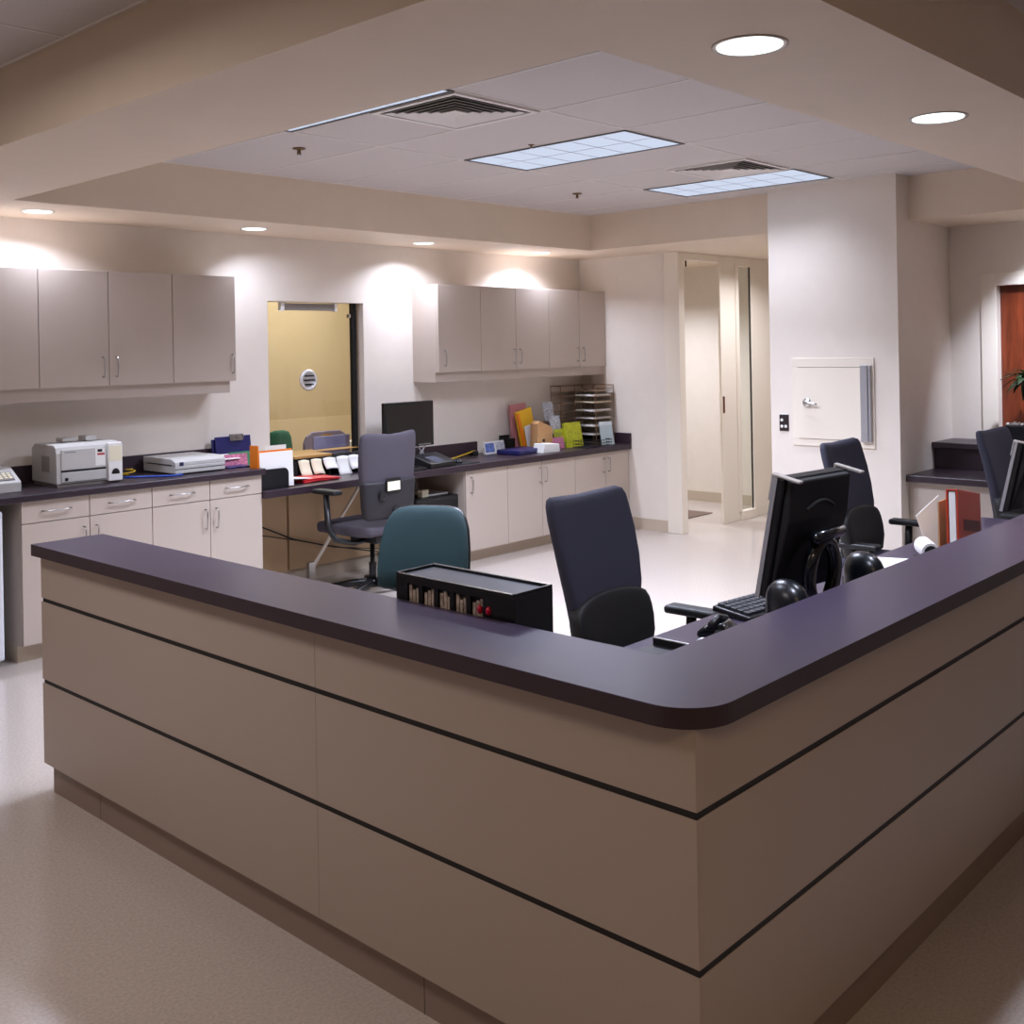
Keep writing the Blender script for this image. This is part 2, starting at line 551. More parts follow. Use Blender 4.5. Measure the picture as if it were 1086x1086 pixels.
def sprinkler(label, x, y, k=1.0):
    t = thing('sprinkler_head', label, 'sprinkler', (x, y, HC), 0, SG)
    t.scale = (k, k, k)
    MB().lathe([(0.012, 0), (0.04, -0.002), (0.038, -0.008), (0.012, -0.012)], 20).build('escutcheon', mat('brass', (120, 92, 66), 0.35, 0.9), t, smooth=True)
    MB().lathe([(0.011, -0.012), (0.010, -0.022), (0.006, -0.025), (0.006, -0.036)], 12).tube([(0.010, 0, -0.022), (0.013, 0, -0.034), (0.004, 0, -0.044)], 0.003)\
        .tube([(-0.010, 0, -0.022), (-0.013, 0, -0.034), (-0.004, 0, -0.044)], 0.003).build('body', mat('brass', (120, 92, 66), 0.35, 0.9), t)
    MB().lathe([(0.016, -0.046), (0.017, -0.043), (0.004, -0.040)], 16).build('deflector', m_chrome, t)


sprinkler('small sprinkler head in the ceiling tile at the left, near the soffit', 3.902, 5.316)
sprinkler('small sprinkler head in the ceiling tile near the back right soffit corner', 6.686, 5.421)
sprinkler('tiny sprinkler shape standing in for a dark shadow mark at the edge of the large light panel', 4.87, 4.30, 0.5)  # small head modelled for the dark speck of a sprinkler's shadow

DG = 'round recessed downlights in the soffits'


def downlight(label, x, y, r, watt, spread, lens=m_lamp, tilt=0.0):
    t = thing('recessed_downlight', label, 'downlight', (x, y, SB), 0, DG)
    MB().lathe([(r * 0.86, 0.0), (r * 0.88, -0.003), (r * 1.0, -0.004), (r * 1.0, 0.0)], 40).build('trim_ring', mat('downlight_ring', (196, 186, 178), 0.35, 0.3), t, smooth=True)
    MB().lathe([(0.001, -0.0045), (r * 0.86, -0.0045), (r * 0.86, -0.001)], 40).build('lens', lens, t)
    area('lamp_light', (0, 0, -0.008), r * 1.5, r * 1.5, watt, (0.74, 0.80, 1.0), spread, t, 'DISK', (0, tilt, 0))


downlight('large round downlight in the near soffit, left of the pair above the desk', 2.887, 1.659, 0.115, W_DOWN, 112)
downlight('round downlight in the near soffit, right of the pair above the desk', 4.38, 1.662, 0.115, W_DOWN, 112)
downlight('round downlight in the near soffit, outside the picture to the right', 5.87, 1.662, 0.115, W_DOWN * 0.6, 112)
downlight('unseen round downlight added in the near soffit before the wood door to light the right wall', 7.36, 1.662, 0.115, W_DOWN * 0.5, 105)  # unseen, continues the row spacing; added to light the right wall
downlight('unseen lamp added in the soffit along the right wall to brighten it', 8.05, 2.28, 0.10, 26.0, 84, tilt=-0.55)  # added unseen lamp, tilted to brighten the right wall
downlight('downlight in the back soffit at the far left above the printer', 2.911, 6.674, 0.10, W_WALLWASH, 138)
downlight('downlight in the back soffit above the left end of the wall cabinets', 4.48, 6.665, 0.10, W_WALLWASH * 0.9, 130, tilt=-0.34)
downlight('downlight in the back soffit above the computer screen', 6.19, 6.70, 0.10, W_WALLWASH, 138)
downlight('downlight in the back soffit over the right wall cabinets', 7.70, 6.70, 0.10, W_WALLWASH * 1.5, 138)

# ---------------------------------------------------------------- reception desk
PXF, PYF, PYE, PXE = 1.958, 1.287, 4.521, 6.6      # outer faces of the panels and the two ends
OV, TOPZ, TH = 0.04, 1.047, 0.047
desk = thing('reception_desk', 'L-shaped reception desk with taupe panels, black reveals and purple top', 'reception desk', (PXF, PYF, 0))


def L(x, y, z):
    return (x - PXF, y - PYF, z)


def lbox(mb, x0, x1, y0, y1, z0, z1):
    return mb.box(x0 - PXF, x1 - PXF, y0 - PYF, y1 - PYF, z0, z1)


# core and plinth
core = MB()
lbox(core, PXF + 0.018, 2.13, PYF + 0.018, PYE - 0.004, 0.125, TOPZ - TH)
lbox(core, 2.13, PXE, PYF + 0.018, 1.46, 0.125, TOPZ - TH)
core.build('core', m_gap, desk)
lin = MB()
lbox(lin, 2.13, 2.142, 1.46, PYE - 0.004, 0.02, TOPZ - TH)
lbox(lin, 2.142, PXE, 1.46, 1.472, 0.02, TOPZ - TH)
lin.build('inner_lining', m_lamd, desk)
pl = MB()
lbox(pl, PXF + 0.026, 2.12, PYF + 0.026, PYE - 0.03, 0.0, 0.13)
lbox(pl, 2.12, PXE, PYF + 0.026, 1.45, 0.0, 0.13)
pl.build('toe_kick', m_toe, desk)
for y in (4.08, 2.2):
    sm = MB()
    lbox(sm, PXF + 0.0255, PXF + 0.03, y - 0.0015, y + 0.0015, 0.0, 0.124)
    sm.build('toe_kick_seam', m_seam, desk)
rows = ((0.124, 0.4612), (0.4778, 0.8022), (0.8188, TOPZ - TH))
SEAM = 2.635
for z0, z1 in rows:
    for y0, y1 in ((PYF + 0.001, SEAM - 0.0008), (SEAM + 0.0008, PYE)):
        p = MB()
        lbox(p, PXF, PXF + 0.018, y0, y1, z0, z1)
        p.build('panel', m_lamd, desk)
    for x0, x1 in ((PXF + 0.0195, 4.6), (4.6015, PXE)):
        p = MB()
        lbox(p, x0 if x0 > PXF + 0.02 else PXF + 0.001, x1, PYF, PYF + 0.018, z0, z1)
        p.build('panel', m_lamd, desk)
e = MB()
lbox(e, PXF + 0.018, 2.142, PYE - 0.004, PYE + 0.0, 0.124, TOPZ - TH)
e.build('end_panel', m_lamd, desk)
for z in (0.4695, 0.8105):
    p = MB()
    lbox(p, PXF + 0.002, PXF + 0.02, PYF + 0.002, PYE - 0.012, z - 0.0083, z + 0.0083)
    lbox(p, PXF + 0.02, PXE, PYF + 0.002, PYF + 0.02, z - 0.0083, z + 0.0083)
    p.build('reveal_strip', m_gap, desk)
# transaction top with rounded outer corner
tx0, ty0, tx1, ty1 = PXF - OV, PYF - OV, 2.232, 1.572
R = 0.13
arc = [(tx0 + R - R * math.cos(a), ty0 + R - R * math.sin(a)) for a in [PI / 2 * k / 12 for k in range(13)]]
outl = [(tx0, PYE)] + arc + [(PXE + 0.02, ty0), (PXE + 0.02, ty1), (tx1, ty1), (tx1, PYE)]
loc = lambda P: [(a - PXF, b - PYF) for a, b in P]
MB().prism(loc(outl), TOPZ - TH, TOPZ - 0.0015).build('top_edge', m_pedge, desk)
MB().prism(loc(outl), TOPZ - 0.0015, TOPZ).build('transaction_top', m_purple, desk)
WTZ = 0.77
wk = [(2.142, 1.472), (PXE, 1.472), (PXE, 2.285), (2.80, 2.285), (2.50, 2.05), (2.50, PYE - 0.05), (2.142, PYE - 0.05)]
wt = thing('worktop', 'low purple worktop inside the L-shaped desk behind the raised ledge', 'worktop', (PXF, PYF, 0))
MB().prism(loc(wk), WTZ - 0.035, WTZ).build('top', m_purple, wt, bevel=0.004)
for sx in (3.4, 5.2):
    p = MB()
    lbox(p, sx, sx + 0.02, 1.472, 2.15, 0.0, WTZ - 0.035)
    p.build('support', m_lamd, wt)


# ---------------------------------------------------------------- cabinets
def pull(mb, p0, p1, out, r=0.0045):
    p0, p1, out = Vector(p0), Vector(p1), Vector(out)
    d = (p1 - p0) * 0.12
    mb.tube([p0, p0 + out * 0.75, p0 + out + d, p1 + out - d, p1 + out * 0.75, p1], r, 8)
    return mb


def upper_cabinet(label, x0, x1, doors, y0=6.723, z0=1.63, z1=2.385, sides=''):
    """doors: (x0, x1, handle x or None)"""
    t = thing('wall_cabinet', label, 'wall cabinet', (x0, y0, z0), 0, 'wall cabinets on the back wall')
    wd = x1 - x0
    dpt = YW - y0
    MB().box(0, wd, 0.02, dpt, 0, z1 - z0).build('body', m_lam, t, bevel=0.001)
    MB().box(0, wd - (0.025 if 'r' in sides else 0), 0.05, dpt, -0.085, 0).build('light_valance', m_lam, t)
    for a, b, h in doors:
        d = MB().box(a - x0 + 0.0025, b - x0 - 0.0025, 0, 0.0195, 0.002, z1 - z0 - 0.002).build('door', m_lam, t, bevel=0.001)
        if h is not None:
            pull(MB(), (h - x0, 0, 0.06), (h - x0, 0, 0.19), (0, -0.032, 0)).build('handle', m_chrome, d, smooth=True)
    return t


upper_cabinet('left wall cabinet cut off by the left picture edge', 1.98, 2.925, [(1.98, 2.45, 2.41), (2.45, 2.925, None)])
upper_cabinet('left wall cabinet with a pair of doors, above the printer', 2.925, 3.849, [(2.925, 3.386, 3.34), (3.386, 3.849, 3.432)])
upper_cabinet('single-door wall cabinet left of the reception window', 3.849, 4.348, [(3.849, 4.348, 4.315)], sides='r')
ZA, ZB = 1.63, 2.392
upper_cabinet('single-door wall cabinet right of the window above the computer', 6.36, 6.887, [(6.36, 6.887, 6.43)], z0=ZA, z1=ZB)
upper_cabinet('middle wall cabinet with paired handles above the right counter', 6.887, 7.825, [(6.887, 7.355, 7.315), (7.355, 7.825, 7.395)], z0=ZA, z1=ZB)
upper_cabinet('wall cabinet with a pair of doors nearest the right corner', 7.825, 8.713, [(7.825, 8.289, 8.25), (8.289, 8.713, 8.335)], z0=ZA, z1=ZB)


def base_cabinet(label, x0, x1, zt, units, yf=6.455, group='base cabinets along the back wall'):
    t = thing('base_cabinet', label, 'base cabinet', (x0, yf, 0), 0, group)
    wd, dp = x1 - x0, YW - yf - 0.014
    MB().box(0, wd, 0.02, dp, 0.105, zt).build('body', m_lam, t)
    MB().box(0, wd, 0.085, dp, 0, 0.105).build('toe_kick', m_base, t)
    for kind, a, b, za, zb, h in units:
        p = MB().box(a - x0 + 0.0025, b - x0 - 0.0025, 0, 0.0195, za + 0.0025, zb - 0.0025).build(kind, m_lam, t, bevel=0.001)
        if kind == 'drawer':
            c = (a + b) / 2 - x0
            pull(MB(), (c - 0.085, 0, (za + zb) / 2), (c + 0.085, 0, (za + zb) / 2), (0, -0.034, 0)).build('handle', m_chrome, p, smooth=True)
        else:
            pull(MB(), (h - x0, 0, zb - 0.19), (h - x0, 0, zb - 0.06), (0, -0.034, 0)).build('handle', m_chrome, p, smooth=True)


ZL = LCT - 0.042
ZD = 0.835
base_cabinet('base cabinet with two drawers, nearest the white refrigerator', 2.685, 3.525, ZL,
             [('drawer', 2.685, 3.105, ZD, ZL, 0), ('drawer', 3.105, 3.525, ZD, ZL, 0), ('door', 2.685, 3.105, 0.11, ZD, 3.065), ('door', 3.105, 3.525, 0.11, ZD, 3.145)])
base_cabinet('base cabinet with two drawers, below the flatbed scanner', 3.525, 4.365, ZL,
             [('drawer', 3.525, 3.95, ZD, ZL, 0), ('drawer', 3.95, 4.365, ZD, ZL, 0), ('door', 3.525, 3.95, 0.11, ZD, 3.91), ('door', 3.95, 4.365, 0.11, ZD, 3.995)])
ZR = RCT - 0.055
base_cabinet('single-door base cabinet next to the knee space', 6.395, 6.915, ZR, [('door', 6.395, 6.915, 0.105, ZR, 6.455)])
base_cabinet('base cabinet with two doors in the middle of the right counter', 6.915, 7.855, ZR,
             [('door', 6.915, 7.38, 0.105, ZR, 7.34), ('door', 7.38, 7.855, 0.105, ZR, 7.42)])
base_cabinet('base cabinet with two doors nearest the right corner', 7.855, 8.705, ZR,
             [('door', 7.855, 8.325, 0.105, ZR, 8.285), ('door', 8.325, 8.705, 0.105, ZR, 8.365)])

# worktops
ct = thing('countertop', 'high purple countertop carrying the printer and scanner', 'countertop', (1.0, 6.42, 0))
MB().box(0.3, 3.38, 0, YW - 6.422, LCT - 0.042, LCT).build('slab', m_pback, ct, bevel=0.005)
MB().box(0.3, 3.33, YW - 6.42 - 0.022, YW - 6.42, LCT, LCT + 0.115).build('backsplash', m_pedge, ct, bevel=0.002)
ct = thing('countertop', 'long low purple countertop running from the window desk to the right corner', 'countertop', (4.367, 6.42, 0))
MB().box(0, 8.713 - 4.367, 0, YW - 6.422, RCT - 0.055, RCT).build('slab', m_pback, ct, bevel=0.006)
MB().box(5.86 - 4.367, 7.13 - 4.367, YW - 6.42 - 0.022, YW - 6.42, RCT, RCT + 0.115).box(7.62 - 4.367, 8.713 - 4.367, YW - 6.42 - 0.022, YW - 6.42, RCT, RCT + 0.105)\
    .build('backsplash', m_pedge, ct, bevel=0.002)
MB().box(8.693 - 4.367, 8.713 - 4.367, 0.0, YW - 6.42 - 0.022, RCT, RCT + 0.105).build('side_splash', m_pedge, ct, bevel=0.002)
kp = thing('knee_panel', 'tan panel with a diagonal brace in the knee space under the window desk', 'panel', (4.367, 6.42, 0))
MB().box(0.0, 0.6, YW - 6.46, YW - 6.422, 0.115, RCT - 0.055).build('knee_panel', mat('tan_panel', (198, 166, 128), 0.5), kp)
MB().box(0.62, 1.9, YW - 6.46, YW - 6.422, 0.115, RCT - 0.055).build('knee_panel', mat('tan_panel', (198, 166, 128), 0.5), kp)
MB().tube([(5.12 - 4.367, 0.50, 0.10), (5.55 - 4.367, 0.36, RCT - 0.058)], 0.014, 10).build('diagonal_brace', m_trim, kp)
MB().box(5.09 - 4.367, 5.15 - 4.367, 0.48, 0.52, 0.05, 0.17).build('brace_foot', m_chrome, kp)
MB().tube([(4.4, 6.98, 0.62), (4.7, 6.98, 0.5), (5.0, 6.97, 0.36), (5.3, 6.97, 0.27), (5.6, 6.9, 0.2), (5.85, 6.8, 0.14)], 0.006, 6)\
    .build('power_cable', m_black)
tag(bpy.data.objects['power_cable'], 'thin black cable sagging along the wall under the window desk', 'cable')
o = MB().tube([(4.42, 6.99, 0.5), (4.75, 6.99, 0.42), (5.1, 6.99, 0.33), (5.4, 6.98, 0.24), (5.9, 6.9, 0.16)], 0.004, 6).build('power_cable', m_matte)
tag(o, 'lower of the two thin cables under the window desk', 'cable')

# window counter ledge with black organiser behind the notes
t = thing('counter_organizer', 'black organizer shelf under the reception window with a wooden ledge', 'desk organizer', (4.93, 6.83, RCT))
MB().box(0, 0.66, 0.0, 0.02, 0.135, 0.152).box(0, 0.66, 0.20, 0.215, 0, 0.15).box(0, 0.02, 0, 0.2, 0, 0.15).box(0.32, 0.335, 0, 0.2, 0, 0.15)\
    .box(0.64, 0.66, 0, 0.2, 0, 0.15).box(0.0, 0.66, 0.02, 0.2, 0.135, 0.15).build('body', m_matte, t)
MB().box(-0.01, 0.35, 0.0, 0.215, 0.152, 0.172).build('ledge', m_oak, t, bevel=0.003)
MB().box(0.36, 0.70, 0.0, 0.215, 0.152, 0.168).build('ledge', m_gloss, t, bevel=0.003)
random.seed(3)
nn = [(4.945, 0.105, 0.12, 'cream', 'first small curled note hanging from the black organizer, at its left end'),
      (5.062, 0.105, 0.115, 'cream', 'second small curled note from the left end of the black organizer'),
      (5.178, 0.125, 0.085, 'white', 'wide note in the middle of the black organizer'),
      (5.31, 0.13, 0.15, 'white', 'large white note hanging lowest on the black organizer'),
      (5.43, 0.12, 0.11, 'white', 'white note hanging behind the chair back on the organizer')]
for x, ww, hh, c, lb in nn:
    rows_ = []
    for i in range(6):
        v = i / 5
        rows_.append([(x + ww * j / 4 + 0.012 * v, 6.818 - 0.035 * v * v - 0.004 * math.sin(j * 1.2), RCT + 0.14 - hh * v + 0.006 * math.sin(j)) for j in range(5)])
    o = MB().sheet(rows_, 0.0015).build('hanging_note', m_cream if c == 'cream' else m_white, smooth=True)
    tag(o, lb, 'note', 'paper notes on the organizer')


# ---------------------------------------------------------------- office chairs
def back_rings(prof, n=28, saddle=0.0, wrap=0.0, e=0.55):
    """prof rows: (z, y, half width, half thickness)"""
    rings = []
    N = len(prof)
    for i, (z, y, hw, ht) in enumerate(prof):
        k = max(0.0, (i / (N - 1) - 0.6) / 0.4)
        ring = []
        for q in range(n):
            a = 2 * PI * q / n
            cx = math.copysign(abs(math.cos(a)) ** e, math.cos(a))
            sy = math.copysign(abs(math.sin(a)) ** e, math.sin(a))
            x = hw * cx
            ring.append((x, y + ht * sy + wrap * (x / 0.25) ** 2, z + saddle * k * ((x / 0.22) ** 2 - 0.5)))
        rings.append(ring)
    return rings


def task_chair(name, label, fabric, shell_front=True, back_label=False, arms=True, seat_mat=None, lean=1.0, wk=1.07, arm_x=0.35, arm_z=0.695, fwd=0.0):
    """faces -Y; origin on the floor under the column"""
    t = thing(name, label, 'office chair', (0, 0, 0), 0, 'swivel office chairs')
    up_ = [(0.64, 0.195, 0.15, 0.02), (0.66, 0.195, 0.185, 0.038), (0.74, 0.20, 0.208, 0.042), (0.84, 0.212, 0.228, 0.042), (0.95, 0.235, 0.242, 0.04),
           (1.06, 0.262, 0.248, 0.038), (1.14, 0.285, 0.248, 0.036), (1.19, 0.297, 0.244, 0.033), (1.214, 0.303, 0.234, 0.026), (1.224, 0.306, 0.21, 0.012)]
    MB().grid(back_rings([(z, 0.195 + (y - 0.195) * lean, hw * wk, ht) for z, y, hw, ht in up_], saddle=0.014, wrap=-0.035, e=0.5)).build('backrest', fabric, t, smooth=True)
    prof = [(0.54, 0.165, 0.18, 0.03), (0.56, 0.165, 0.215, 0.046), (0.64, 0.172, 0.235, 0.05), (0.70, 0.183, 0.243, 0.048), (0.745, 0.192, 0.242, 0.047), (0.775, 0.197, 0.236, 0.046), (0.80, 0.201, 0.222, 0.045), (0.818, 0.204, 0.19, 0.043), (0.832, 0.206, 0.14, 0.04), (0.838, 0.207, 0.07, 0.036)]
    if not shell_front:
        prof = [(0.60, 0.19, 0.19, 0.02), (0.62, 0.19, 0.215, 0.04), (0.70, 0.2, 0.226, 0.045), (0.80, 0.21, 0.232, 0.046), (0.86, 0.222, 0.236, 0.045), (0.875, 0.226, 0.236, 0.042), (0.88, 0.227, 0.23, 0.03)]
    MB().grid(back_rings([(z, 0.195 + (y - 0.195) * lean + (-0.012 if shell_front else 0.012), hw * wk, ht) for z, y, hw, ht in prof], wrap=-0.035, e=0.5)).build('lumbar_shell', m_matte if shell_front else m_char, t, smooth=True)
    MB().prism([(-0.235, -0.25 - fwd), (-0.2, -0.285 - fwd), (0.2, -0.285 - fwd), (0.235, -0.25 - fwd), (0.245, 0.10), (0.20, 0.20), (-0.20, 0.20), (-0.245, 0.10)], 0.475, 0.55)\
        .build('seat', seat_mat or fabric, t, bevel=0.03, smooth=True, seg=4)
    MB().box(-0.11, 0.11, -0.12, 0.16, 0.415, 0.475).box(-0.03, 0.03, 0.12, 0.25, 0.44, 0.47).tube([(0, 0.235, 0.45), (0, 0.25, 0.55), (0, 0.245, 0.68)], 0.028)\
        .build('tilt_mechanism', m_black, t, bevel=0.008)
    MB().lathe([(0.028, 0.10), (0.028, 0.25), (0.018, 0.255), (0.018, 0.42)], 16).build('gas_column', m_black, t, smooth=True)
    st = MB()
    st.lathe([(0.05, 0.075), (0.05, 0.125), (0.035, 0.13)], 20)
    for k in range(5):
        a = 2 * PI * k / 5 + 0.35
        d = Vector((math.cos(a), math.sin(a), 0))
        st.tube([d * 0.03 + Vector((0, 0, 0.105)), d * 0.17 + Vector((0, 0, 0.095)), d * 0.32 + Vector((0, 0, 0.075))], [0.032, 0.027, 0.02], 8)
    st.build('star_base', m_black, t, smooth=True)
    for k in range(5):
        a = 2 * PI * k / 5 + 0.35
        mx = Matrix.Translation((0.32 * math.cos(a), 0.32 * math.sin(a), 0.03)) @ RZ(a + 0.6) @ Matrix.Rotation(PI / 2, 4, 'X')
        MB().lathe([(0.016, -0.026), (0.03, -0.022), (0.03, -0.006), (0.02, -0.004), (0.02, 0.004), (0.03, 0.006), (0.03, 0.022), (0.016, 0.026)], 16, mx)\
            .build('caster', m_black, t)
    if arms:
        for sx in (-1, 1):
            ar = MB().tube([(0.09 * sx, 0.02, 0.43), (0.20 * sx, 0.02, 0.425), ((arm_x - 0.015) * sx, 0.0, 0.47), (arm_x * sx, -0.01 - fwd * 0.5, 0.55), (arm_x * sx, -0.015 - fwd * 0.6, arm_z)],
                           [0.018, 0.02, 0.022, 0.024, 0.022], 10).build('armrest', m_black, t, smooth=True)
            MB().box(arm_x * sx - 0.043, arm_x * sx + 0.043, -0.15 - fwd * 0.4, 0.10 - fwd * 0.4, arm_z - 0.005, arm_z + 0.03).build('arm_pad', m_soft, ar, bevel=0.014, seg=3)
    if back_label:
        MB().box(-0.045, 0.10, 0.262, 0.268, 0.80, 0.90).build('label_holder', m_black, t)
        MB().box(-0.035, 0.09, 0.2675, 0.2705, 0.81, 0.875).build('paper_label', m_cream, t)
        MB().lathe([(0.035, 0), (0.035, 0.012), (0.026, 0.016)], 20, Matrix.Translation((0.13, 0.25, 0.78)) @ Matrix.Rotation(-PI / 2, 4, 'X')).build('lumbar_knob', m_black, t)
    return t


navy = task_chair('office_chair', 'navy office chair with black lumbar pad, behind the black box on the desk', m_navy)
navy.location = (3.47, 2.52, 0)
navy.rotation_euler = (0, 0, 0.04)
mid = dup(navy, (6.17, 2.70, 0), 0.04, 'navy office chair behind the near black monitor, in front of the wall column')
for c in kids(mid):                                                  # its left arm is slid inwards and lowered
    if c.name.startswith('armrest') and c.data.vertices[0].co.x < 0:
        c.location = (0.14, 0.10, -0.07)
dup(navy, (7.46, 2.24, 0), -0.02, 'navy office chair at the far right beside the red binder')
tc_ = task_chair('office_chair', 'mauve-grey office chair with a paper label, seen from behind at the window desk', m_mauve, shell_front=False, back_label=True, lean=0.35, wk=1.12, arm_x=0.375, arm_z=0.80, fwd=0.10)
tc_.location = (5.16, 6.21, 0.0)
tc_.rotation_euler = (0, 0, PI + 0.06)

# teal chair
t = thing('office_chair', 'teal fabric office chair behind the left arm of the desk', 'office chair', (3.73, 4.12, 0), math.radians(-58), 'swivel office chairs')
prof = [(0.58, 0.08, 0.21, 0.02), (0.60, 0.08, 0.24, 0.04), (0.68, 0.095, 0.245, 0.045), (0.78, 0.125, 0.242, 0.045), (0.88, 0.16, 0.228, 0.043), (0.93, 0.178, 0.21, 0.04), (0.965, 0.19, 0.186, 0.034), (0.983, 0.196, 0.155, 0.027), (0.992, 0.20, 0.11, 0.016)]
MB().grid(back_rings(prof, wrap=-0.03, e=0.7)).build('backrest', m_teal, t, smooth=True)
MB().grid(back_rings([(z, y + 0.035, hw * 1.02, ht * 0.8) for z, y, hw, ht in prof], wrap=-0.03, e=0.7)).build('back_shell', m_black, t, smooth=True)
MB().prism([(-0.24, -0.30), (-0.2, -0.33), (0.2, -0.33), (0.24, -0.30), (0.24, 0.06), (0.2, 0.12), (-0.2, 0.12), (-0.24, 0.06)], 0.44, 0.51).build('seat', m_teal, t, bevel=0.03, seg=4, smooth=True)
MB().box(-0.1, 0.1, -0.2, 0.08, 0.39, 0.44).tube([(0, 0.05, 0.41), (0, 0.17, 0.43), (0, 0.185, 0.55), (0, 0.17, 0.70)], 0.025).build('tilt_mechanism', m_black, t)
MB().lathe([(0.028, 0.10), (0.028, 0.24), (0.018, 0.25), (0.018, 0.40)], 16, Matrix.Translation((0, -0.08, 0))).build('gas_column', m_black, t, smooth=True)
st = MB()
for k in range(5):
    a = 2 * PI * k / 5
    d = Vector((math.cos(a), math.sin(a), 0))
    b_ = Vector((0, -0.08, 0))
    st.tube([b_ + d * 0.02 + Vector((0, 0, 0.105)), b_ + d * 0.17 + Vector((0, 0, 0.095)), b_ + d * 0.31 + Vector((0, 0, 0.075))], [0.032, 0.027, 0.02], 8)
st.build('star_base', m_black, t, smooth=True)
for k in range(5):
    a = 2 * PI * k / 5
    mx = Matrix.Translation((0.31 * math.cos(a), -0.08 + 0.31 * math.sin(a), 0.03)) @ RZ(a + 0.6) @ Matrix.Rotation(PI / 2, 4, 'X')
    MB().lathe([(0.016, -0.026), (0.03, -0.022), (0.03, 0.022), (0.016, 0.026)], 16, mx).build('caster', m_black, t)

# ---------------------------------------------------------------- things on the reception desk
# black tray cabinet with glass-fronted compartments
BX, BY = 2.245, 2.075
t = thing('storage_box', 'black box with five glass-fronted compartments behind the desk ledge', 'storage box', (BX, BY, WTZ))
bw, bl, bh = 0.165, 0.512, 1.127 - WTZ
MB().box(0.012, bw, 0, bl, 0, bh - 0.012).build('body', m_matte, t)
fb = MB().box(0, 0.012, 0, bl, 0, 0.235).box(0, 0.012, 0, bl, bh - 0.03, bh - 0.012)
ys = [0.045 + 0.094 * k for k in range(5)]
ys = [0.155, 0.225, 0.295, 0.365, 0.435]
edges = [0.0]
for y in ys:
    edges += [y - 0.026, y + 0.026]
edges.append(bl)
for k in range(0, len(edges), 2):
    fb.box(0, 0.012, edges[k], edges[k + 1], 0.235, bh - 0.03)
fb.build('front_frame', m_black, t)
MB().box(0.02, bw - 0.012, 0.012, bl - 0.012, bh - 0.012, bh - 0.008).build('top_panel', mat('dark_grey_top', (62, 64, 72), 0.4, var=0.1, scale=300), t)
MB().box(0, bw, 0, 0.010, bh - 0.012, bh).box(0, bw, bl - 0.010, bl, bh - 0.012, bh).box(0, 0.010, 0.01, bl - 0.01, bh - 0.012, bh - 0.004)\
    .box(bw - 0.010, bw, 0.01, bl - 0.01, bh - 0.012, bh).build('top_rim', m_black, t, bevel=0.001)
MB().tube([(0.002, 0.004, bh - 0.002), (0.002, bl - 0.004, bh - 0.002), (bw - 0.003, bl - 0.004, bh + 0.0), (bw - 0.003, 0.004, bh)], 0.0016, 6).build('edge_trim', m_chrome, t)
for y in ys:
    p = MB()
    for j in range(3):
        p.box(0.006, 0.0118, y - 0.022 + 0.016 * j, y - 0.010 + 0.016 * j, 0.237, bh - 0.034 - 0.008 * ((j * 7 + int(y * 100)) % 3))
    p.build('vial', m_crystal, t)
for y in (ys[0] - 0.014, ys[0] - 0.05):
    MB().lathe([(0.002, -0.012), (0.008, -0.006), (0.009, 0.006), (0.003, 0.014)], 12, Matrix.Translation((-0.001, y, 0.292))).build('push_pin', m_berry, t, smooth=True)


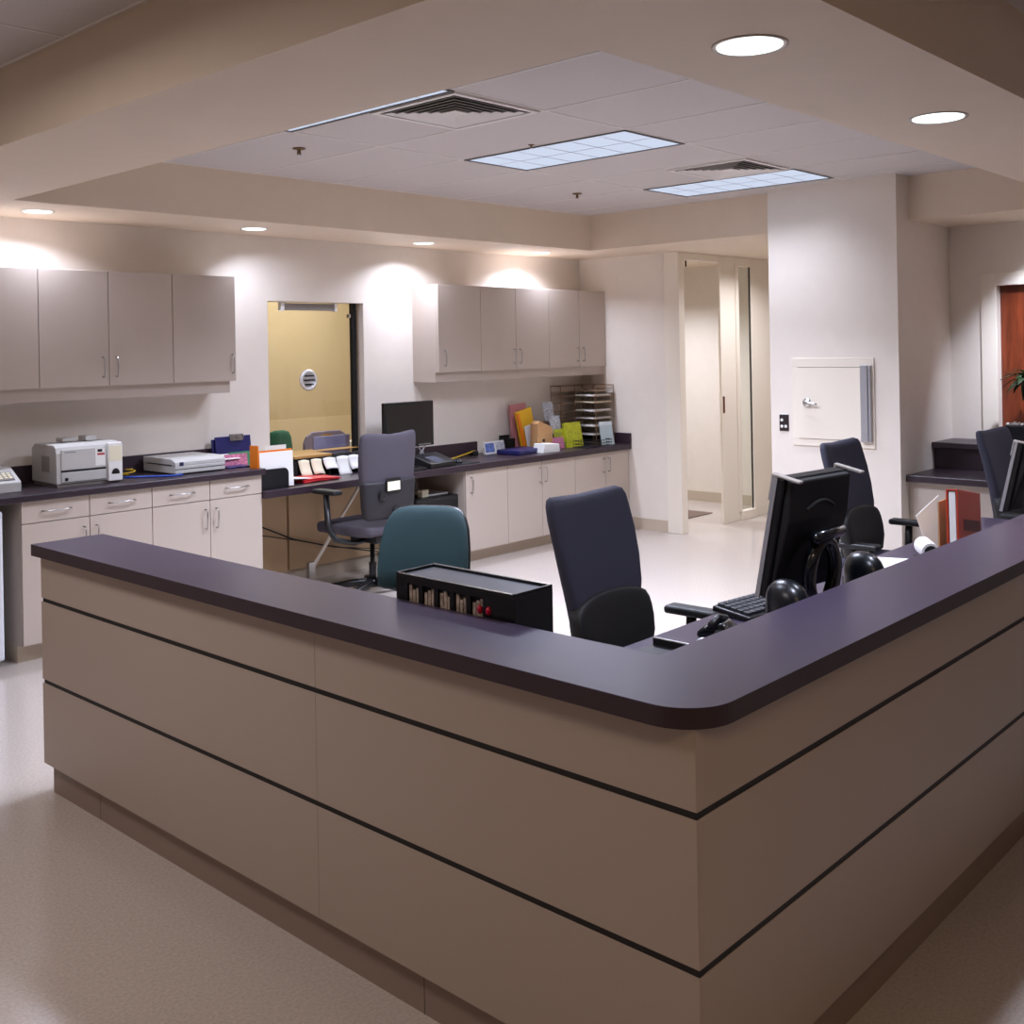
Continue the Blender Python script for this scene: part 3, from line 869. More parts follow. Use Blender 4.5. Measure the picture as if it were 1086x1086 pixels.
# monitors
def monitor(label, wd, ht, loc, rz, tilt=0.2):
    """back towards -Y of its own frame"""
    t = thing('computer_monitor', label, 'monitor', loc, rz, 'black monitors on the reception desk')
    T = Matrix.Translation((0, 0, 0.135)) @ Matrix.Rotation(tilt, 4, 'X')
    MB().box(-wd / 2, wd / 2, 0.0, 0.045, 0, ht, T).build('housing', m_black, t, bevel=0.008, seg=3)
    MB().box(-wd / 2 + 0.018, wd / 2 - 0.018, 0.0455, 0.047, 0.018, ht - 0.018, T).build('screen', m_screen, t)
    # bulged back cover
    MB().prism([(0.002, 0.0), (0.002, ht - 0.004), (-0.022, ht - 0.008), (-0.036, ht * 0.66), (-0.014, 0.06)], -wd * 0.47, wd * 0.47, 'x', T).build('back_cover', m_soft, t, bevel=0.02, seg=3)
    MB().box(-wd / 2 - 0.005, -wd / 2 + 0.0005, 0.028, 0.046, -0.004, ht + 0.004, T).build('side_trim', m_alu, t)
    MB().box(wd / 2 - 0.0005, wd / 2 + 0.005, 0.028, 0.046, -0.004, ht + 0.004, T).build('side_trim', m_alu, t)
    for sx in (-1, 1):
        c = MB()
        xc = sx * (wd / 2 - 0.004)
        c.box(xc - 0.012, xc + 0.012, -0.065, 0.052, ht + 0.001, ht + 0.011, T)
        c.box(xc - 0.012, xc + 0.012, 0.046, 0.054, ht - 0.09, ht + 0.011, T)
        c.build('corner_bracket', mat('bright_bracket', (210, 206, 200), 0.3, 0.5), t, bevel=0.003)
    a = []
    for k in range(9):
        u = -0.09 + 0.18 * k / 8
        a.append(T @ Vector((u, -0.037 + 0.004 * abs(k - 4) / 4, ht * 0.74 + 0.03 * math.cos((k - 4) / 4 * PI / 2))))
    MB().tube(a, 0.006, 6).build('vent_arch', m_matte, t)
    # stand: a loop shaped neck on a foot, with a handle across its head
    n = []
    for k in range(25):
        q = PI * 1.5 * k / 24 - PI * 0.25
        n.append((0.085 * math.cos(q), -0.10 - 0.01 * math.sin(q), 0.215 + 0.12 * math.sin(q)))
    MB().tube([(0.085, -0.07, 0.015)] + n + [(-0.085, -0.07, 0.015)], 0.026, 10).build('stand_neck', m_gloss, t, smooth=True)
    MB().tube([(-0.095, -0.125, 0.355), (-0.09, -0.128, 0.355), (0.09, -0.128, 0.365), (0.095, -0.125, 0.365)], [0.012, 0.022, 0.022, 0.012], 12).build('carry_handle', m_gloss, t, smooth=True)
    MB().prism([(-0.13, -0.16), (0.13, -0.16), (0.14, 0.06), (-0.14, 0.06)], 0.0, 0.018).build('stand_foot', m_black, t, bevel=0.006)
    return t


mon = monitor('near black monitor with silver corner brackets, seen from the back on the desk', 0.415, 0.45, (3.665, 1.94, WTZ), -0.10)
dup(mon, (6.32, 1.96, WTZ), -0.10, 'far monitor with a silver side edge at the right picture edge').scale = (1, 1, 0.86)


def speaker(label, loc, rz):
    t = thing('desktop_speaker', label, 'speaker', loc, rz, 'domed speakers beside the monitor')
    MB().lathe([(0.97, 0), (1.0, 0.012), (1.0, 0.165), (0.985, 0.185), (0.93, 0.207), (0.82, 0.226), (0.62, 0.243), (0.36, 0.253), (0.0, 0.257)], 36,
               Matrix.Diagonal((0.062, 0.098, 1, 1))).build('body', m_dome, t, smooth=True)
    MB().box(-0.03, 0.03, 0.085, 0.100, 0.02, 0.15).build('grille', m_matte, t, bevel=0.006)
    return t


sp = speaker('glossy domed black speaker left of the near monitor stand', (3.30, 1.79, WTZ), -0.5)
dup(sp, (3.92, 1.80, WTZ), -0.5, 'glossy domed black speaker right of the near monitor stand')

# keyboard, mouse, trays and papers on the worktop
t = thing('keyboard', 'black computer keyboard beside the near monitor', 'keyboard', (3.84, 2.17, WTZ), -0.12)
MB().box(-0.24, 0.24, -0.09, 0.09, 0.004, 0.028, Matrix.Rotation(0.10, 4, 'X')).build('case', m_black, t, bevel=0.006)
k_ = MB()
for r in range(5):
    for c in range(14):
        if r == 0 and 3 < c < 9:
            continue
        x = -0.222 + 0.031 * c
        y = -0.07 + 0.031 * r
        k_.box(x, x + 0.026, y, y + 0.025, 0.028, 0.038, Matrix.Rotation(0.10, 4, 'X'))
k_.build('keys', mat('charcoal_keys', (52, 54, 60), 0.45), t, bevel=0.002)
t = thing('telephone', 'small rounded black telephone handset on the desk near the inner corner', 'telephone', (3.36, 2.10, WTZ), 0.3)
MB().prism([(-0.07, 0), (0.07, 0), (0.07, 0.02), (0.03, 0.05), (-0.03, 0.058), (-0.068, 0.03)], -0.05, 0.05, 'x').build('body', m_gloss, t, bevel=0.012, seg=3, smooth=True)
MB().tube([(0.06, -0.01, 0.05), (0.0, 0.0, 0.07), (-0.06, 0.01, 0.05)], [0.016, 0.012, 0.016], 10).build('handset', m_black, t, smooth=True)
o = MB().lathe([(0.001, 0), (0.03, 0.0), (0.034, 0.012), (0.022, 0.03), (0.001, 0.035)], 20, Matrix.Translation((3.20, 2.06, WTZ))).build('tape_roll', m_alu, smooth=True)
tag(o, 'small silver rounded dispenser beside the black telephone', 'tape dispenser')
t = thing('letter_tray', 'thin black tray with a silver edge on the desk near the inner corner', 'tray', (2.98, 2.10, WTZ))
MB().box(-0.13, 0.13, -0.09, 0.11, 0, 0.006).box(-0.13, -0.124, -0.09, 0.11, 0.006, 0.03).box(0.124, 0.13, -0.09, 0.11, 0.006, 0.03).build('body', m_black, t)
MB().tube([(-0.127, 0.11, 0.03), (-0.127, -0.09, 0.03)], 0.004).tube([(0.127, 0.11, 0.03), (0.127, -0.09, 0.03)], 0.004).build('rim', m_chrome, t)
o = MB().box(-0.15, 0.15, -0.11, 0.11, 0, 0.012, Matrix.Translation((4.92, 2.09, WTZ)) @ RZ(0.35)).build('paper_stack', m_white)
tag(o, 'stack of white papers on the desk right of the speaker', 'papers')
o = MB().prism([(-0.05, -0.015), (0.05, -0.015), (0.05, 0.015), (-0.05, 0.015)], 0.0, 0.018, mx=Matrix.Translation((4.75, 2.02, WTZ + 0.012)) @ RZ(0.4)).build('marker_pen', mat('blue_marker', (40, 60, 190), 0.4), bevel=0.006)
tag(o, 'blue marker on the white papers', 'marker')
# red binder standing tilted with loose sheets
BR = Matrix.Translation((4.78, 1.79, WTZ)) @ RZ(-0.05)
t = thing('ring_binder', 'red binder standing on the desk at the right', 'binder', (4.97, 1.78, WTZ), 0.08)
TB = Matrix.Rotation(-0.06, 4, 'X') @ Matrix.Rotation(0.17, 4, 'Y')
MB().box(-0.18, 0.18, -0.008, 0.0, 0, 0.37, TB).box(-0.18, 0.18, 0.036, 0.044, 0, 0.37, TB).box(0.172, 0.18, 0, 0.036, 0, 0.37, TB).box(-0.18, 0.18, 0.0, 0.036, 0.362, 0.37, TB).build('cover', m_binder, t, bevel=0.003)
MB().box(-0.175, 0.168, 0.004, 0.032, 0.006, 0.360, TB).build('pages', m_white, t)
MB().box(-0.10, 0.16, -0.0095, -0.008, 0.19, 0.24, TB).build('spine_label', mat('dark_red_label', (90, 30, 24), 0.5), t)
o = MB().box(-0.10, 0.10, 0, 0.004, 0, 0.30, Matrix.Translation((5.21, 1.97, WTZ)) @ RZ(-0.25) @ Matrix.Rotation(-0.06, 4, 'X') @ Matrix.Rotation(-0.42, 4, 'Y')).build('loose_sheet', m_white)
tag(o, 'white sheet leaning out left of the red binder', 'sheet of paper')
o = MB().box(-0.17, 0.17, 0, 0.006, 0, 0.33, Matrix.Translation((5.03, 1.885, WTZ)) @ RZ(0.08)).build('file_folder', m_card)
tag(o, 'manila folder standing behind the red binder', 'folder')
mx = Matrix.Translation((4.86, 1.93, WTZ + 0.112)) @ RZ(-1.0) @ Matrix.Rotation(PI / 2, 4, 'X')
o = MB().lathe([(0.028, -0.09), (0.04, -0.09), (0.04, 0.09), (0.028, 0.09)], 24, mx).build('paper_roll', m_white, smooth=False)
tag(o, 'white paper roll showing its dark core below the leaning sheet', 'paper roll')
t = thing('roll_holder', 'black holder under the white paper roll', 'roll holder', (4.86, 1.93, WTZ), -1.0)
MB().box(-0.05, 0.05, -0.08, 0.08, 0, 0.071).build('body', m_black, t, bevel=0.006)
MB().lathe([(0.001, -0.0915), (0.029, -0.0915), (0.029, -0.0905), (0.001, -0.0905)], 20, Matrix.Translation((0, 0, 0.112)) @ Matrix.Rotation(-PI / 2, 4, 'X')).build('spindle', m_matte, t)
t = thing('keyboard', 'black keyboard in front of the far monitor', 'keyboard', (5.62, 2.10, WTZ), 0.1)
MB().box(-0.26, 0.26, -0.09, 0.09, 0.0, 0.03).build('case', m_black, t, bevel=0.006)
k_ = MB()
for r in range(5):
    for c in range(14):
        k_.box(-0.24 + 0.034 * c, -0.213 + 0.034 * c, -0.075 + 0.031 * r, -0.05 + 0.031 * r, 0.03, 0.038)
k_.build('keys', mat('charcoal_keys', (52, 54, 60), 0.45), t)
o = MB().box(-0.14, 0.14, -0.10, 0.10, 0, 0.06, Matrix.Translation((5.32, 1.90, WTZ)) @ RZ(0.1)).build('paper_stack', m_cream, bevel=0.003)
tag(o, 'cream paper stack on the desk right of the red binder', 'papers')
o = MB().box(-0.15, 0.15, -0.10, 0.10, 0, 0.05, Matrix.Translation((5.34, 1.91, WTZ + 0.06)) @ RZ(0.15)).build('document_tray', m_black, bevel=0.004)
tag(o, 'black tray lying on the cream paper stack', 'tray')

# ---------------------------------------------------------------- things on the left counter
t = thing('laser_printer', 'large off-white laser printer on the left counter', 'printer', (2.965, 6.60, LCT), -0.03)
pw, pd, ph = 0.42, 0.38, 0.262
MB().prism([(0.0, 0.02), (pd, 0.02), (pd, ph - 0.03), (pd - 0.05, ph), (0.05, ph + 0.004), (0.012, ph - 0.012), (0.0, ph - 0.05)], 0, pw, 'x').build('body', m_ivory, t, bevel=0.006)
MB().box(0.01, pw - 0.01, 0.01, pd - 0.01, 0, 0.02).build('foot', mat('grey_foot', (120, 114, 108), 0.5), t)
MB().box(0.03, 0.315, -0.008, 0.004, 0.105, 0.235).build('front_door', m_ivory, t, bevel=0.004)
MB().box(0.03, 0.315, -0.008, 0.004, 0.03, 0.092).build('paper_tray', m_ivory, t, bevel=0.004)
MB().box(0.028, 0.318, -0.0015, 0.003, 0.0925, 0.1045).build('tray_gap', m_gap, t)
MB().box(0.05, 0.07, -0.011, -0.008, 0.04, 0.058).build('tray_badge', m_black, t)
MB().box(0.05, 0.12, -0.0095, -0.008, 0.214, 0.219).build('name_badge', mat('grey_badge', (120, 120, 124), 0.5), t)
MB().box(0.325, 0.42, -0.022, 0.01, 0.012, 0.258).build('side_column', m_white, t, bevel=0.006)
mx = Matrix.Translation((0.372, -0.0225, 0.058)) @ Matrix.Rotation(PI / 2, 4, 'X')
MB().prism([(0.026 * math.cos(a), 0.034 * math.sin(a)) for a in [PI * k / 10 for k in range(11)]], 0, 0.003, mx=mx).build('power_switch_well', m_black, t)
MB().box(0.0, 0.0, 0, 0, 0, 0) if False else None
MB().box(0.245, 0.31, -0.0105, -0.008, 0.118, 0.228).build('paper_label', m_white, t)
MB().box(0.258, 0.305, -0.0118, -0.0105, 0.185, 0.197).build('red_label', m_red, t)
MB().box(0.26, 0.29, -0.0118, -0.0105, 0.205, 0.222).build('black_label', m_black, t)
MB().box(0.333, 0.413, -0.0245, -0.022, 0.14, 0.235).build('sticky_notes', m_cream, t)
MB().box(-0.001, 0.0005, 0.10, 0.22, 0.09, 0.19).build('side_vent', mat('grey_vent', (150, 146, 140), 0.6), t)
o = MB().box(3.23, 3.30, 6.75, 6.86, LCT + 0.268, LCT + 0.30).box(3.09, 3.19, 6.78, 6.88, LCT + 0.268, LCT + 0.293).build('label_roll_box', m_ivory, bevel=0.004)
tag(o, 'small pale parts lying on top of the printer', 'printer accessory')
t = thing('fax_machine', 'pale fax machine at the far left end of the high counter', 'fax machine', (2.40, 6.62, LCT))
MB().prism([(0, 0), (0.33, 0), (0.33, 0.15), (0.15, 0.14), (0.0, 0.062)], 0, 0.36, 'x').build('body', m_ivory, t, bevel=0.006)
MB().box(0.20, 0.33, 0.02, 0.11, 0.0, 0.004, Matrix.Translation((0, 0, 0.066)) @ Matrix.Rotation(0.47, 4, 'X')).build('control_panel', mat('grey_panel', (130, 124, 124), 0.5), t)
kk = MB()
for i in range(4):
    for j in range(3):
        kk.box(0.215 + 0.028 * i, 0.235 + 0.028 * i, 0.03 + 0.024 * j, 0.046 + 0.024 * j, 0.004, 0.009, Matrix.Translation((0, 0, 0.066)) @ Matrix.Rotation(0.47, 4, 'X'))
kk.build('buttons', m_cream, t)
MB().box(0.22, 0.30, 0.14, 0.24, 0.0, 0.004, Matrix.Translation((0, 0.0, 0.143))).build('sticky_note', m_cream, t)
t = thing('flatbed_scanner', 'flat white scanner on the high counter right of the printer', 'scanner', (3.765, 6.58, LCT), 0.01)
MB().box(0, 0.39, 0, 0.42, 0.008, 0.062).build('base', m_ivory, t, bevel=0.006)
MB().prism([(0.0, 0.058), (0.42, 0.058), (0.42, 0.108), (0.05, 0.108), (0.0, 0.088)], -0.002, 0.392, 'x').build('lid', m_ivory, t, bevel=0.006)
MB().box(-0.003, -0.0005, 0.04, 0.36, 0.063, 0.069).build('side_slot', m_gap, t)
MB().box(0.002, 0.388, -0.002, 0.002, 0.036, 0.040).build('front_slot', m_gap, t)
MB().box(0.035, 0.062, -0.004, 0.0, 0.062, 0.086, Matrix.Translation((0, 0.0, 0))).build('maker_badge', mat('navy_badge', (40, 44, 80), 0.4), t)
for x in (0.03, 0.36):
    MB().box(x - 0.02, x + 0.02, 0.03, 0.39, 0, 0.008).build('foot', m_black, t)
cb = [(3.46, 6.75, LCT + 0.006), (3.55, 6.66, LCT + 0.008), (3.66, 6.59, LCT + 0.006), (3.735, 6.55, LCT + 0.006), (3.80, 6.545, LCT + 0.006)]
o = MB().tube(cb, 0.006, 8).build('blue_cable', m_cable, smooth=True)
tag(o, 'blue cable lying between printer and scanner', 'cable')
cb = [(3.52 + 0.045 * math.cos(a) + 0.008 * a, 6.84 + 0.03 * math.sin(a), LCT + 0.006 + 0.004 * a) for a in [k * 0.5 for k in range(22)]]
o = MB().tube(cb, 0.005, 8).build('yellow_cable', m_ycable, smooth=True)
tag(o, 'coiled yellow cable between printer and scanner', 'cable')
o = MB().tube([(3.40, 6.9, LCT + 0.25), (3.45, 6.96, LCT + 0.2), (3.47, 7.0, LCT + 0.1), (3.47, 6.98, LCT + 0.006)], 0.005, 8).build('printer_cable', m_black, smooth=True)
tag(o, 'black cable dropping behind the printer', 'cable')

# clipboard, pocket with papers, orange folders
t = thing('clipboard', 'blue clipboard with a metal clip leaning on the wall beside the window', 'clipboard', (4.32, 6.96, LCT), 0)
TT = Matrix.Rotation(-0.10, 4, 'X')
MB().box(-0.0, 0.305, 0, 0.012, 0, 0.20, TT).build('board', m_blue, t, bevel=0.003)
MB().box(-0.02, 0.24, 0.016, 0.028, 0, 0.185, TT).build('second_board', m_blue, t, bevel=0.003)
MB().box(0.12, 0.23, -0.014, 0.0, 0.165, 0.215, TT).tube([(0.13, -0.02, 0.19), (0.15, -0.035, 0.215), (0.2, -0.035, 0.215), (0.22, -0.02, 0.18)], 0.007).build('clip', m_chrome, t, bevel=0.004)
t = thing('paper_sorter', 'dark holder with bright orange and green edged papers next to the clipboard', 'paper holder', (4.36, 6.66, LCT))
MB().box(-0.16, 0.02, -0.05, 0.20, 0, 0.012).build('tray', m_blue, t, bevel=0.003)
MB().box(-0.20, 0.0, 0.05, 0.22, 0.0, 0.005, Matrix.Translation((0, 0, 0.05)) @ Matrix.Rotation(0.12, 4, 'X')).build('top_sheet', m_white, t)
for k, (m_, dx) in enumerate(((m_printr, 0.0), (mat('green_sheet', (60, 130, 90), 0.6), 0.05), (m_pink, 0.02), (m_cream, -0.01))):
    MB().box(-0.12 + dx, 0.07 + dx, 0.06 + 0.02 * k, 0.064 + 0.02 * k, 0.012, 0.10 - 0.006 * k + (0.02 if k == 1 else 0), Matrix.Rotation(-0.15, 4, 'X')).build('tab_sheet', m_, t)
OX = 4.37
for k, (x, y, lb) in enumerate(((4.36, 6.56, 'orange folder standing upright at the end of the high counter'),)):
    o = MB().box(0, 0.006, 0, 0.09, 0.0, 0.16, Matrix.Translation((4.335, 6.45, LCT)) @ RZ(0.10)).build('file_folder', m_orange)
    tag(o, lb, 'folder')
t = thing('file_sorter', 'black step file sorter on the window desk beside the high counter', 'file sorter', (4.375, 6.475, RCT))
rr = [(0.0, 0.0), (0.235, 0.0), (0.235, 0.10)] + [(0.195 + 0.04 * math.cos(a), 0.105 + 0.04 * math.sin(a)) for a in [PI / 2 * k / 6 for k in range(7)]] + [(0.0, 0.145)]
MB().prism(rr, 0, 0.006, 'y').build('front_plate', m_black, t)
MB().prism(rr, 0.21, 0.216, 'y').build('back_plate', m_black, t)
MB().box(0, 0.235, 0.006, 0.21, 0, 0.006).build('floor_plate', m_black, t)
o = MB().box(0, 0.285, 0, 0.004, 0, 0.257, Matrix.Translation((4.378, 6.488, RCT + 0.008)) @ Matrix.Rotation(-0.04, 4, 'X')).build('paper_sheet', m_white)
tag(o, 'large white page standing in the black file sorter', 'sheet of paper')
o = MB().box(0, 0.30, 0, 0.006, 0, 0.268, Matrix.Translation((4.376, 6.515, RCT + 0.008)) @ Matrix.Rotation(-0.04, 4, 'X')).build('file_folder', m_orange)
tag(o, 'orange folder edging the white page in the file sorter', 'folder')
o = MB().box(0, 0.308, 0, 0.006, 0, 0.25, Matrix.Translation((4.388, 6.54, RCT + 0.008))).build('file_folder', m_yellow)
tag(o, 'yellow folder behind the orange one in the file sorter', 'folder')
o = MB().box(4.56, 4.75, 6.70, 6.703, RCT + 0.0, RCT + 0.29).build('paper_sheet', m_white)
tag(o, 'pale sheet standing behind the orange folder below the window', 'sheet of paper')
for k, (m_, lb, a, dz) in enumerate(((m_red, 'lower red folder lying on the window desk', 0.10, 0.0), (m_red, 'upper red folder lying open over the other on the window desk', -0.06, 0.012))):
    rows_ = [[(0.34 * j / 5, 0.24 * i / 4, 0.006 * math.sin(j * 0.9) + 0.004) for j in range(6)] for i in range(5)]
    mx = Matrix.Translation((4.80, 6.53 + 0.03 * k, RCT + 0.003 + dz)) @ RZ(a)
    o = MB().sheet([[mx @ Vector(p) for p in r] for r in rows_], 0.008).build('red_folder', m_)
    tag(o, lb, 'folder', 'red folders on the window desk')
o = MB().box(-0.12, 0.12, -0.10, 0.10, 0, 0.006, Matrix.Translation((4.78, 6.66, RCT + 0.034)) @ RZ(0.25) @ Matrix.Rotation(0.1, 4, 'Y')).build('paper_sheet', m_white)
tag(o, 'white papers lying at the left of the red folders', 'papers')

# ---------------------------------------------------------------- window desk, screen and telephone
t = thing('computer_monitor', 'black flat screen on the window desk in front of the wall', 'monitor', (6.02, 6.76, RCT), 0.0)
MB().box(-0.275, 0.275, -0.03, 0.01, 0.165, 0.545).build('housing', m_black, t, bevel=0.006)
MB().box(-0.262, 0.262, -0.0325, -0.030, 0.195, 0.533).build('screen', m_screen, t)
bt = MB()
for k in range(6):
    bt.box(0.10 + 0.024 * k, 0.115 + 0.024 * k, -0.033, -0.0295, 0.175, 0.182)
bt.build('buttons', m_alu, t)
MB().tube([(0.11, 0.0, 0.17), (0.15, -0.01, 0.11), (0.20, 0.0, 0.17)], 0.008).tube([(0.15, -0.01, 0.11), (0.15, 0, 0.04)], 0.02).build('stand_neck', m_alu, t)
MB().lathe([(0.001, 0), (0.15, 0), (0.155, 0.012), (0.08, 0.03), (0.001, 0.04)], 32, Matrix.Translation((0.12, 0, 0))).build('stand_foot', m_alu, t, smooth=True)
t = thing('telephone', 'black desk telephone under the window screen', 'telephone', (6.14, 6.56, RCT), 0.1)
t.scale = (1.25, 1.25, 1.45)
MB().prism([(-0.08, 0), (0.10, 0), (0.10, 0.075), (-0.08, 0.03)], -0.13, 0.13, 'x').build('body', m_black, t, bevel=0.006)
MB().box(0.05, 0.11, -0.03, 0.04, 0.0, 0.003, Matrix.Translation((0, 0, 0.046)) @ Matrix.Rotation(0.245, 4, 'X')).build('label', m_white, t)
k_ = MB()
for i in range(5):
    for j in range(4):
        k_.box(-0.06 + 0.02 * i, -0.046 + 0.02 * i, -0.06 + 0.026 * j, -0.042 + 0.026 * j, 0, 0.006, Matrix.Translation((0, 0, 0.044)) @ Matrix.Rotation(0.245, 4, 'X'))
k_.build('buttons', mat('grey_buttons', (90, 96, 116), 0.5), t)
t = thing('keyboard', 'black keyboard at the front edge of the window desk', 'keyboard', (5.74, 6.50, RCT), 0.04)
MB().box(-0.2, 0.2, -0.065, 0.065, 0, 0.022).build('case', m_black, t, bevel=0.005)
k_ = MB()
for i in range(12):
    for j in range(4):
        k_.box(-0.18 + 0.03 * i, -0.155 + 0.03 * i, -0.055 + 0.028 * j, -0.032 + 0.028 * j, 0.022, 0.029)
k_.build('keys', m_black, t)
t = thing('mouse_pad', 'black mouse pad at the desk edge right of the telephone', 'mouse pad', (6.46, 6.56, RCT), 0.03)
MB().box(-0.12, 0.12, -0.10, 0.10, 0, 0.006).build('pad', m_matte, t, bevel=0.002)
t = thing('computer_mouse', 'dark computer mouse on the mouse pad of the window desk', 'mouse', (6.42, 6.57, RCT + 0.006), -0.3)
MB().grid(back_rings([(0.0, 0, 0.028, 0.05), (0.012, 0, 0.032, 0.056), (0.026, 0.004, 0.028, 0.045), (0.034, 0.008, 0.016, 0.025)], e=0.8)).build('body', m_gloss, t, smooth=True)
o = MB().tube([(6.32, 6.9, RCT + 0.006), (6.5, 6.84, RCT + 0.006), (6.65, 6.86, RCT + 0.008), (6.85, 6.93, RCT + 0.02), (7.02, 6.96, RCT + 0.04)], 0.007, 8).build('yellow_cable', m_ycable, smooth=True)
tag(o, 'yellow cable crossing the low countertop right of the screen', 'cable')
o = MB().box(6.98, 7.05, 6.94, 7.0, RCT, RCT + 0.04).build('cable_plug', m_black, bevel=0.006)
tag(o, 'black plug at the end of the yellow cable', 'plug')
# computer under the desk with papers on top
t = thing('desktop_computer', 'black computer case standing in the knee space', 'computer', (5.89, 6.52, 0))
MB().box(0, 0.48, 0, 0.46, 0.02, 0.60).build('case', m_black, t, bevel=0.01)
MB().box(0.03, 0.45, -0.006, 0.0, 0.06, 0.56).build('front_bezel', m_matte, t, bevel=0.004)
MB().box(0.02, 0.46, 0.02, 0.42, 0, 0.02).build('foot', m_matte, t)
o = MB().box(6.10, 6.34, 6.62, 6.84, 0.60, 0.612, ).build('paper_sheet', m_white)
tag(o, 'white papers on top of the computer case under the desk', 'papers')
o = MB().box(6.03, 6.10, 6.60, 6.66, 0.60, 0.66).build('card_box', m_cream, bevel=0.003)
tag(o, 'small cream box on top of the computer case under the desk', 'box')

# ---------------------------------------------------------------- things on the right counter
CL = Matrix.Rotation(-0.2, 4, 'X')
for x, y, ww, hh, m_, lb in ((7.10, 6.90, 0.15, 0.115, m_printb, 'blue printed card standing left of the other card on the low counter'),
                             (7.265, 6.92, 0.16, 0.115, m_print, 'grey printed card standing right of the blue printed one')):
    t = thing('greeting_card', lb, 'card', (x, y, RCT), 0.05, 'cards standing on the low counter')
    MB().box(0, ww, 0, 0.004, 0, hh, CL).build('card', m_white, t)
    MB().box(0.012, ww - 0.012, -0.0012, 0.0, 0.015, hh - 0.015, CL).build('picture', m_, t)
    MB().box(0.03, 0.05, 0.03, 0.06, 0, 0.06).build('easel', m_white, t)
o = MB().box(-0.2, 0.2, -0.13, 0.13, 0, 0.045, Matrix.Translation((7.38, 6.72, RCT)) @ RZ(0.12)).build('shallow_tray', m_blue, bevel=0.01)
tag(o, 'shallow blue tray on the low counter before the cards', 'tray')
t = thing('literature_holder', 'black holder for the upright folders on the low counter', 'file holder', (7.40, 6.93, RCT))
MB().box(0, 0.14, 0, 0.005, 0, 0.12).box(0, 0.14, 0.075, 0.08, 0, 0.15).box(0, 0.005, 0, 0.08, 0, 0.13).box(0, 0.14, 0, 0.08, 0, 0.005).build('body', m_matte, t)
o = MB().box(0, 0.22, 0, 0.03, 0, 0.435, Matrix.Translation((7.55, 6.955, RCT)) @ Matrix.Rotation(-0.03, 4, 'X') @ Matrix.Rotation(-0.06, 4, 'Y')).build('file_folder', m_pink, bevel=0.003)
tag(o, 'tall pink folder leaning behind the yellow one', 'folder')
o = MB().box(0, 0.22, 0, 0.028, 0, 0.375, Matrix.Translation((7.57, 6.85, RCT)) @ Matrix.Rotation(-0.05, 4, 'X') @ Matrix.Rotation(-0.20, 4, 'Y')).build('file_folder', m_yellow, bevel=0.003)
tag(o, 'bright yellow folder standing before the pink folder', 'folder')
o = MB().box(0, 0.035, 0, 0.012, 0, 0.36, Matrix.Translation((7.565, 6.832, RCT)) @ Matrix.Rotation(-0.05, 4, 'X') @ Matrix.Rotation(-0.23, 4, 'Y')).build('file_folder', m_orange)
tag(o, 'narrow orange folder edge left of the yellow folder', 'folder')
o = MB().box(0, 0.13, 0, 0.004, 0, 0.235, Matrix.Translation((7.60, 6.815, RCT)) @ Matrix.Rotation(-0.05, 4, 'X') @ Matrix.Rotation(-0.18, 4, 'Y')).build('white_booklet', m_white)
tag(o, 'white booklet leaning against the yellow folder', 'booklet')
t = thing('cardboard_box', 'tan cardboard box with a cut-off top on the low counter', 'box', (7.575, 6.68, RCT), -0.1)
MB().prism([(0, 0), (0.20, 0), (0.205, 0.215), (0.045, 0.285), (0.01, 0.26)], 0, 0.10, 'y').build('carton', m_card, t, bevel=0.002)
MB().lathe([(0.001, 0), (0.016, 0), (0.016, 0.002), (0.001, 0.002)], 16, Matrix.Translation((0.085, -0.0005, 0.10)) @ Matrix.Rotation(PI / 2, 4, 'X')).build('print_mark', m_black, t)
o = MB().prism([(0.0, 0.0), (0.23, 0.0), (0.22, 0.075), (0.025, 0.085)], 0, 0.14, 'y', Matrix.Translation((7.475, 6.52, RCT)) @ RZ(-0.05)).build('card_dispenser', m_white, bevel=0.004)
tag(o, 'white sloping box on the low counter before the cardboard box', 'box')
t = thing('brochure_holder', 'tiered clear holder of small leaflets beside the cardboard box', 'brochure holder', (7.80, 6.66, RCT))
MB().box(0, 0.18, 0.0, 0.006, 0, 0.06).box(0, 0.18, 0.06, 0.066, 0, 0.16).box(0, 0.18, 0.12, 0.126, 0, 0.28).box(0, 0.18, 0, 0.13, 0, 0.005)\
    .box(0, 0.004, 0, 0.13, 0, 0.12).build('rack', m_acryl, t)
for x, y, z, ww, hh, m_, lb in ((7.765, 6.655, 0.0, 0.185, 0.11, m_printr, 'small red and blue leaflet in the front row of the holder'),
                                (7.88, 6.715, 0.05, 0.155, 0.13, m_lime, 'yellow-green leaflet in the middle row of the holder'),
                                (7.87, 6.755, 0.14, 0.155, 0.17, m_print, 'grey leaflet with dark print in the upper row'),
                                (7.90, 6.86, 0.24, 0.15, 0.20, m_print, 'tallest grey leaflet at the back of the holder')):
    o = MB().box(0, ww, 0, 0.005, 0, hh, Matrix.Translation((x, y, RCT + z + 0.006)) @ Matrix.Rotation(-0.16, 4, 'X')).build('leaflet', m_)
    tag(o, lb, 'leaflet', 'leaflets in the holder')
o = MB().box(0, 0.20, 0, 0.05, 0, 0.26, Matrix.Translation((7.84, 6.84, RCT))).build('leaflet_box', mat('brown_box', (110, 70, 50), 0.6), bevel=0.003)
tag(o, 'brown box behind the leaflet holder', 'box')
t = thing('book', 'yellow-green book standing in front of the tray tower', 'book', (8.02, 6.68, RCT), -0.06)
MB().box(0, 0.235, 0, 0.004, 0, 0.245, CL).box(0, 0.235, 0.024, 0.028, 0, 0.245, CL).box(0, 0.004, 0.004, 0.024, 0, 0.245, CL).build('cover', m_lime, t)
MB().box(0.004, 0.23, 0.004, 0.024, 0.004, 0.241, CL).build('pages', m_white, t)
